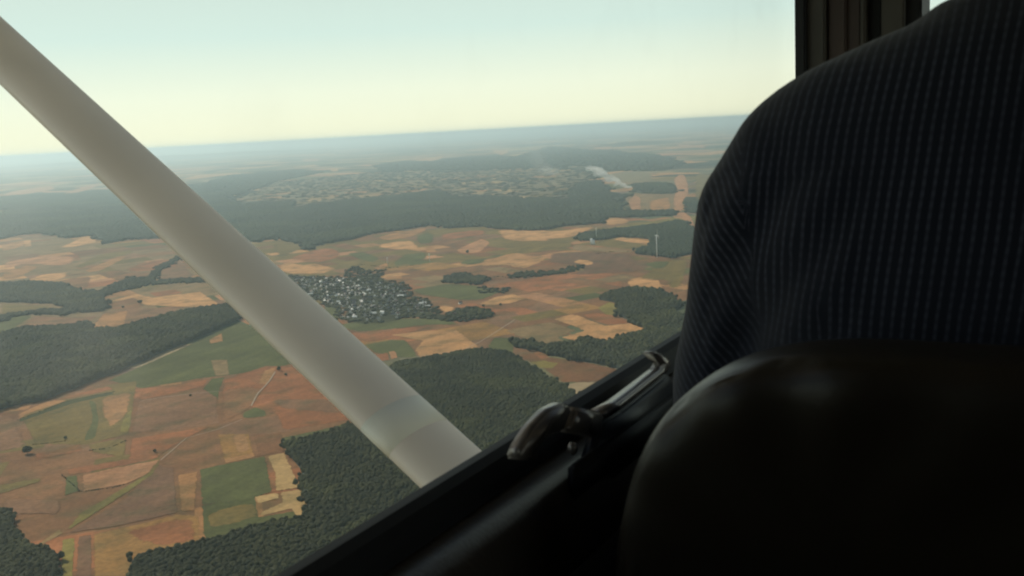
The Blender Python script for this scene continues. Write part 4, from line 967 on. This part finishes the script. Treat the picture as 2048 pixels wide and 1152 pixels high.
for v in me.vertices:
    d = v.co+off-O; f, l, z = d.dot(FW), d.dot(LF), d.z; n = v.normal
    w_ = min(1, max(0, (-n.dot(FW)-.25)/.4))
    if w_ <= 0: continue
    # slack vinyl: creases fan out from the stuffed upper corner, a soft valley crosses the back
    dl, dz = l-(SCN+.10), z+.33; r_ = math.hypot(dl, dz); an = math.atan2(dz, dl)
    k = math.exp(-((r_-.15)/.055)**2)
    c = math.sin(an*11+.8)*max(0, math.sin(an))
    h_ = w_*(.0030*k*c+.003*mnoise.noise(Vector((l*6, z*6, 1)))+.0045*math.exp(-((z+.36+.30*(SCN+.2-l))/.03)**2))
    # welt a little inside the outline
    h_ += 0
    v.co += n*h_
for p in me.polygons: p.use_smooth = True
sub('seat_cushion', bevel_box(.72, 1.30, SCN-.25, SCN+.25, -.98, -.84, .04, 4), M_leather, seat)
sub('seat_base', bevel_box(.80, 1.20, SCN-.18, SCN+.18, -1.199, -.985), M_panel, seat)

# ------------------------------------------------------------------ person in the front seat
PC = .045
def skin_obj(name, joints, edges, root, levels=2):
    me = bpy.data.meshes.new(name); me.from_pydata([tuple(A(*j[:3])) for j in joints], edges, []); o = link(name, me)
    m = o.modifiers.new('skin', 'SKIN'); m.use_smooth_shade = True
    for i, j in enumerate(joints):
        r = j[3]; o.data.skin_vertices[0].data[i].radius = (r, r) if not isinstance(r, tuple) else r
        o.data.skin_vertices[0].data[i].use_root = (i == root)
    s = o.modifiers.new('sub', 'SUBSURF'); s.levels = levels; s.render_levels = levels
    return o
J = []; E_ = []
def j(f, l, z, r, par=None):
    J.append((f, l, z, r)); i = len(J)-1
    if par is not None: E_.append((par, i))
    return i
pel = j(1.00, PC, -.76, .13); wst = j(.99, PC, -.58, .12, pel); chs = j(.985, PC, -.32, .13, wst); upc = j(.985, PC, -.10, .10, chs)
nk = j(.985, PC-.005, .04, .058, upc); nk2 = j(1.01, PC-.01, .12, .056, nk); hd = j(1.03, PC-.012, .20, .082, nk2); hd2 = j(1.03, PC-.012, .28, .085, hd); hd3 = j(1.02, PC-.012, .345, .055, hd2)
for s in (1, -1):
    sh = j(.98, PC+s*.19, -.055, .062, upc); el = j(1.02, PC+s*.265, -.36, .045, sh); wr = j(1.25, PC+s*.17, -.50, .028, el); hn = j(1.315, PC+s*.14, -.505, (.034, .018), wr)
    for q, (dl, ln) in enumerate(((.028, .075), (.010, .085), (-.010, .080), (-.027, .062))):
        k1 = j(1.345, PC+s*.13+dl, -.503, .0095, hn); k2 = j(1.345+ln*.55, PC+s*.128+dl, -.512, .0085, k1); j(1.345+ln*.85, PC+s*.126+dl, -.54, .0075, k2)
    t1 = j(1.31, PC+s*.10, -.52, .011, hn); j(1.35, PC+s*.085, -.535, .009, t1)
    hip = j(1.02, PC+s*.09, -.77, .095, pel); kn = j(1.46, PC+s*.13, -.72, .062, hip); an = j(1.62, PC+s*.12, -1.10, .042, kn); j(1.76, PC+s*.12, -1.15, .036, an)
M_sk = simple('skin', (.42, .26, .19), .55, var=.06, vs=12)
M_skd = M_sk
person = skin_obj('person', J, E_, 0)
person.data.materials.append(M_sk)
# head features are grown into the one body mesh after the modifiers are applied
tag(person, 'person in a dark striped shirt sitting in the front seat, seen from behind', 'person')
dg = bpy.context.evaluated_depsgraph_get(); bm = bmesh.new(); bm.from_mesh(bpy.data.meshes.new_from_object(person.evaluated_get(dg)))
hc = A(1.03, PC-.012, .26)
for v in bm.verts:
    d = v.co-hc; f, l, z = d.dot(FW), d.dot(LF), d.z
    if z > -.14 and abs(l) < .12 and abs(f) < .16:
        if z > -.10: l2 = l*.92; v.co = hc+FW*(f*1.14+.008)+LF*l2+ZU*z; d = v.co-hc; f, l = d.dot(FW), l2
        if f > .05 and abs(l) < .022 and -.05 < z < .015: v.co += FW*(.022*(1-abs(l)/.022)*(1-abs(z+.02)/.04))
        if f > .05 and z > -.005 and z < .03 and .015 < abs(l) < .05: v.co -= FW*.008
        if abs(l) > .066 and -.045 < z < .025 and -.03 < f < .02: v.co += LF*(.014 if l > 0 else -.014)
me = bpy.data.meshes.new('person'); bm.to_mesh(me); bm.free()
for p in me.polygons: p.use_smooth = True
person.modifiers.clear(); person.data = me; me.materials.clear(); me.materials.append(M_sk)

# shirt: torso and sleeves merged into one cloth surface
def shirt_material():
    m, N, K, b = nm('striped_shirt')
    tc = N.new('ShaderNodeTexCoord'); at = N.new('ShaderNodeAttribute'); at.attribute_name = 'stripe'
    nz = N.new('ShaderNodeTexNoise'); nz.inputs['Scale'].default_value = 9; nz.inputs['Detail'].default_value = 2; K.new(tc.outputs['Object'], nz.inputs['Vector'])
    a1 = N.new('ShaderNodeMath'); a1.operation = 'MULTIPLY_ADD'; a1.inputs[1].default_value = .005; K.new(nz.outputs[0], a1.inputs[0]); K.new(at.outputs['Fac'], a1.inputs[2])
    s1 = N.new('ShaderNodeMath'); s1.operation = 'MULTIPLY'; s1.inputs[1].default_value = 2*math.pi/.0078; K.new(a1.outputs[0], s1.inputs[0])
    sn = N.new('ShaderNodeMath'); sn.operation = 'SINE'; K.new(s1.outputs[0], sn.inputs[0])
    mr = N.new('ShaderNodeMapRange'); mr.interpolation_type = 'SMOOTHSTEP'; mr.inputs[1].default_value = .1; mr.inputs[2].default_value = .9; K.new(sn.outputs[0], mr.inputs[0])
    n2 = N.new('ShaderNodeTexNoise'); n2.inputs['Scale'].default_value = 8; n2.inputs['Detail'].default_value = 4; K.new(tc.outputs['Object'], n2.inputs['Vector'])
    m2 = N.new('ShaderNodeMapRange'); m2.inputs[1].default_value = .3; m2.inputs[2].default_value = .65; m2.inputs[3].default_value = .35; m2.inputs[4].default_value = 1; K.new(n2.outputs[0], m2.inputs[0])  # noise dims the stripes: shade of soft folds put into the colour
    mu = N.new('ShaderNodeMath'); mu.operation = 'MULTIPLY'; sp = N.new('ShaderNodeSeparateXYZ'); K.new(tc.outputs['Object'], sp.inputs[0])
    z1 = N.new('ShaderNodeMath'); z1.operation = 'MULTIPLY'; z1.inputs[1].default_value = 2*math.pi/.0085; K.new(sp.outputs[2], z1.inputs[0]); z2 = N.new('ShaderNodeMath'); z2.operation = 'SINE'; K.new(z1.outputs[0], z2.inputs[0])
    z3 = N.new('ShaderNodeMapRange'); z3.inputs[1].default_value = -1; z3.inputs[2].default_value = 1; z3.inputs[3].default_value = .55; z3.inputs[4].default_value = 1; K.new(z2.outputs[0], z3.inputs[0])
    mw = N.new('ShaderNodeMath'); mw.operation = 'MULTIPLY'; K.new(mr.outputs[0], mw.inputs[0]); K.new(z3.outputs[0], mw.inputs[1])
    K.new(mw.outputs[0], mu.inputs[0]); K.new(m2.outputs[0], mu.inputs[1])
    mx = N.new('ShaderNodeMix'); mx.data_type = 'RGBA'; mx.inputs[6].default_value = (.010, .012, .022, 1); mx.inputs[7].default_value = (.064, .070, .098, 1)
    K.new(mu.outputs[0], mx.inputs[0]); K.new(mx.outputs[2], b.inputs['Base Color']); b.inputs['Roughness'].default_value = .9
    b.inputs['Sheen Weight'].default_value = .25; b.inputs['Sheen Roughness'].default_value = .5; b.inputs['Specular IOR Level'].default_value = .15
    bp = N.new('ShaderNodeBump'); bp.inputs['Strength'].default_value = .5; bp.inputs['Distance'].default_value = .01
    K.new(n2.outputs[0], bp.inputs['Height']); K.new(bp.outputs[0], b.inputs['Normal'])
    return m
bm = bmesh.new()
def tube(rings, seg=28):
    """rings: (f, l, z, rf, rl, axis) ellipses; axis: direction of the tube in the aircraft frame"""
    prev = None; first = last = None
    for (f, l, z, r1, r2, ax) in rings:
        ax = Vector(ax).normalized(); u = Vector((1, 0, 0)); u = (u-ax*u.dot(ax)).normalized(); v = ax.cross(u)
        c = Vector((f, l, z)); row = []
        for k in range(seg):
            a = 2*math.pi*k/seg; q = c+u*(r1*math.cos(a))+v*(r2*math.sin(a)); row.append(bm.verts.new(A(*q)))
        if prev:
            for k in range(seg): bm.faces.new((prev[k], prev[(k+1) % seg], row[(k+1) % seg], row[k]))
        else: first = row
        prev = row
    bm.faces.new(first[::-1]); bm.faces.new(prev)
Zx = (0, 0, 1)
tube([(1.00, PC, -.86, .165, .215, Zx), (1.00, PC, -.70, .17, .215, Zx), (.99, PC, -.50, .165, .215, Zx), (.975, PC, -.30, .165, .235, Zx), (.965, PC, -.16, .16, .245, Zx),
      (.965, PC, -.07, .14, .250, Zx), (.965, PC, -.015, .12, .233, Zx), (.965, PC, .012, .105, .210, Zx), (.965, PC, .034, .092, .176, Zx), (.967, PC-.001, .055, .078, .124, Zx), (.975, PC-.003, .074, .068, .072, Zx), (.985, PC-.005, .09, .064, .062, Zx)])
for s in (1, -1):
    tube([(.965, PC+s*.11, -.040, .085, .055, (0, s*.9, -.25)), (.955, PC+s*.176, -.056, .085, .074, (0, s*.8, -.5)), (.952, PC+s*.204, -.100, .085, .075, (0, s*.5, -1)), (.956, PC+s*.214, -.15, .082, .071, (0, s*.3, -1)), (.960, PC+s*.222, -.20, .080, .068, (0, s*.15, -1)),
          (.97, PC+s*.240, -.26, .076, .066, (.15, s*.12, -1)), (.995, PC+s*.252, -.34, .070, .064, (.4, s*0, -1)), (1.03, PC+s*.245, -.405, .064, .06, (1, -s*.1, -1)), (1.09, PC+s*.235, -.44, .056, .055, (1, -s*.35, -.5)), (1.2, PC+s*.195, -.475, .045, .045, (1, -s*.4, -.3)), (1.235, PC+s*.18, -.49, .043, .043, (1, -s*.4, -.3))])
bmesh.ops.recalc_face_normals(bm, faces=bm.faces[:])
me = bpy.data.meshes.new('shirt'); bm.to_mesh(me); bm.free()
shirt = link('shirt', me)
m = shirt.modifiers.new('r', 'REMESH'); m.mode = 'VOXEL'; m.voxel_size = .0075; m.use_smooth_shade = True
m = shirt.modifiers.new('sm', 'SMOOTH'); m.factor = .5; m.iterations = 34
dg = bpy.context.evaluated_depsgraph_get(); me2 = bpy.data.meshes.new_from_object(shirt.evaluated_get(dg)); shirt.modifiers.clear(); shirt.data = me2
nv = len(me2.vertices); att = me2.attributes.new('stripe', 'FLOAT', 'POINT'); val = np.zeros(nv)
for i, v in enumerate(me2.vertices):
    d = v.co-O; f, l, z = d.dot(FW), d.dot(LF), d.z; s = abs(l-PC); n = v.normal
    # folds: soft creases radiating from the armpit and across the back
    q = Vector((l*7, z*3.2, f*5)); fold = mnoise.noise(q)*.008+mnoise.noise(q*2.3)*.002
    arm = max(0, min(1, (s-.15)/.03)) if z < -.05 else 0
    cr = math.sin(((l-PC)*1.0+z*.75)*95+3*mnoise.noise(q*.7))*.0022*(1 if .10 < s < .25 and -.33 < z < -.05 else 0)
    v.co = v.co+n*(fold+cr)
    body = l*.96+z*.10
    sleeve = s*.80-z*.55
    w_ = max(0.0, min(1.0, (s-(.205+z*.10))/.01))
    val[i] = body if w_ < .5 else sleeve
att.data.foreach_set('value', val.astype(np.float32)); me2.materials.clear(); me2.materials.append(shirt_material())
for p in me2.polygons: p.use_smooth = True
shirt.parent = person
# hair
bm = bmesh.new(); bmesh.ops.create_uvsphere(bm, u_segments=32, v_segments=20, radius=1)
for v in bm.verts:
    x, y, z = v.co; k = 1+.05*mnoise.noise(Vector((x*5, y*5, z*5)))
    f, l, zz = x*.112*k-.006, y*.090*k, z*.108*k
    if x > .35 and z < .45: f = .06; zz = max(zz, .05)
    if z < -.75: f *= .7; l *= .8; zz = -.078
    v.co = hc+FW*f+LF*l+ZU*(zz+.015)
me = bpy.data.meshes.new('hair'); bm.to_mesh(me); bm.free()
for p in me.polygons: p.use_smooth = True
hr = link('hair', me, simple('dark_hair', (.035, .025, .018), .7, var=.3, vs=90, bump=(160, .5, .004))); hr.parent = person
# trousers
o = skin_obj('trousers', [(1.00, PC, -.78, .15), (1.02, PC+.09, -.77, .108), (1.46, PC+.13, -.71, .078), (1.61, PC+.12, -1.06, .066), (1.02, PC-.09, -.77, .108), (1.46, PC-.13, -.71, .078), (1.61, PC-.12, -1.06, .066)],
             [(0, 1), (1, 2), (2, 3), (0, 4), (4, 5), (5, 6)], 0); o.data.materials.append(simple('dark_trousers', (.02, .02, .025), .9)); o.parent = person

# ------------------------------------------------------------------ haze
bm = bmesh.new(); bmesh.ops.create_cube(bm, size=1)
Hh = ALT+40
for v in bm.verts: v.co = Vector((v.co.x*2*(R0+1500), v.co.y*2*(R0+1500), -1+(v.co.z+.5)*(Hh+1)))
me = bpy.data.meshes.new('haze'); bm.to_mesh(me); bm.free()
m = bpy.data.materials.new('haze'); m.use_nodes = True; N = m.node_tree.nodes; N.clear()
out = N.new('ShaderNodeOutputMaterial'); pv = N.new('ShaderNodeVolumePrincipled')
pv.inputs['Color'].default_value = (.69, .88, .98, 1); pv.inputs['Density'].default_value = 4.2e-5; pv.inputs['Anisotropy'].default_value = .45
m.node_tree.links.new(pv.outputs[0], out.inputs['Volume'])
tag(link('haze', me, m), 'pale blue haze over the distant land', kind='stuff')
print('crowns', NT, 'houses', cnt)
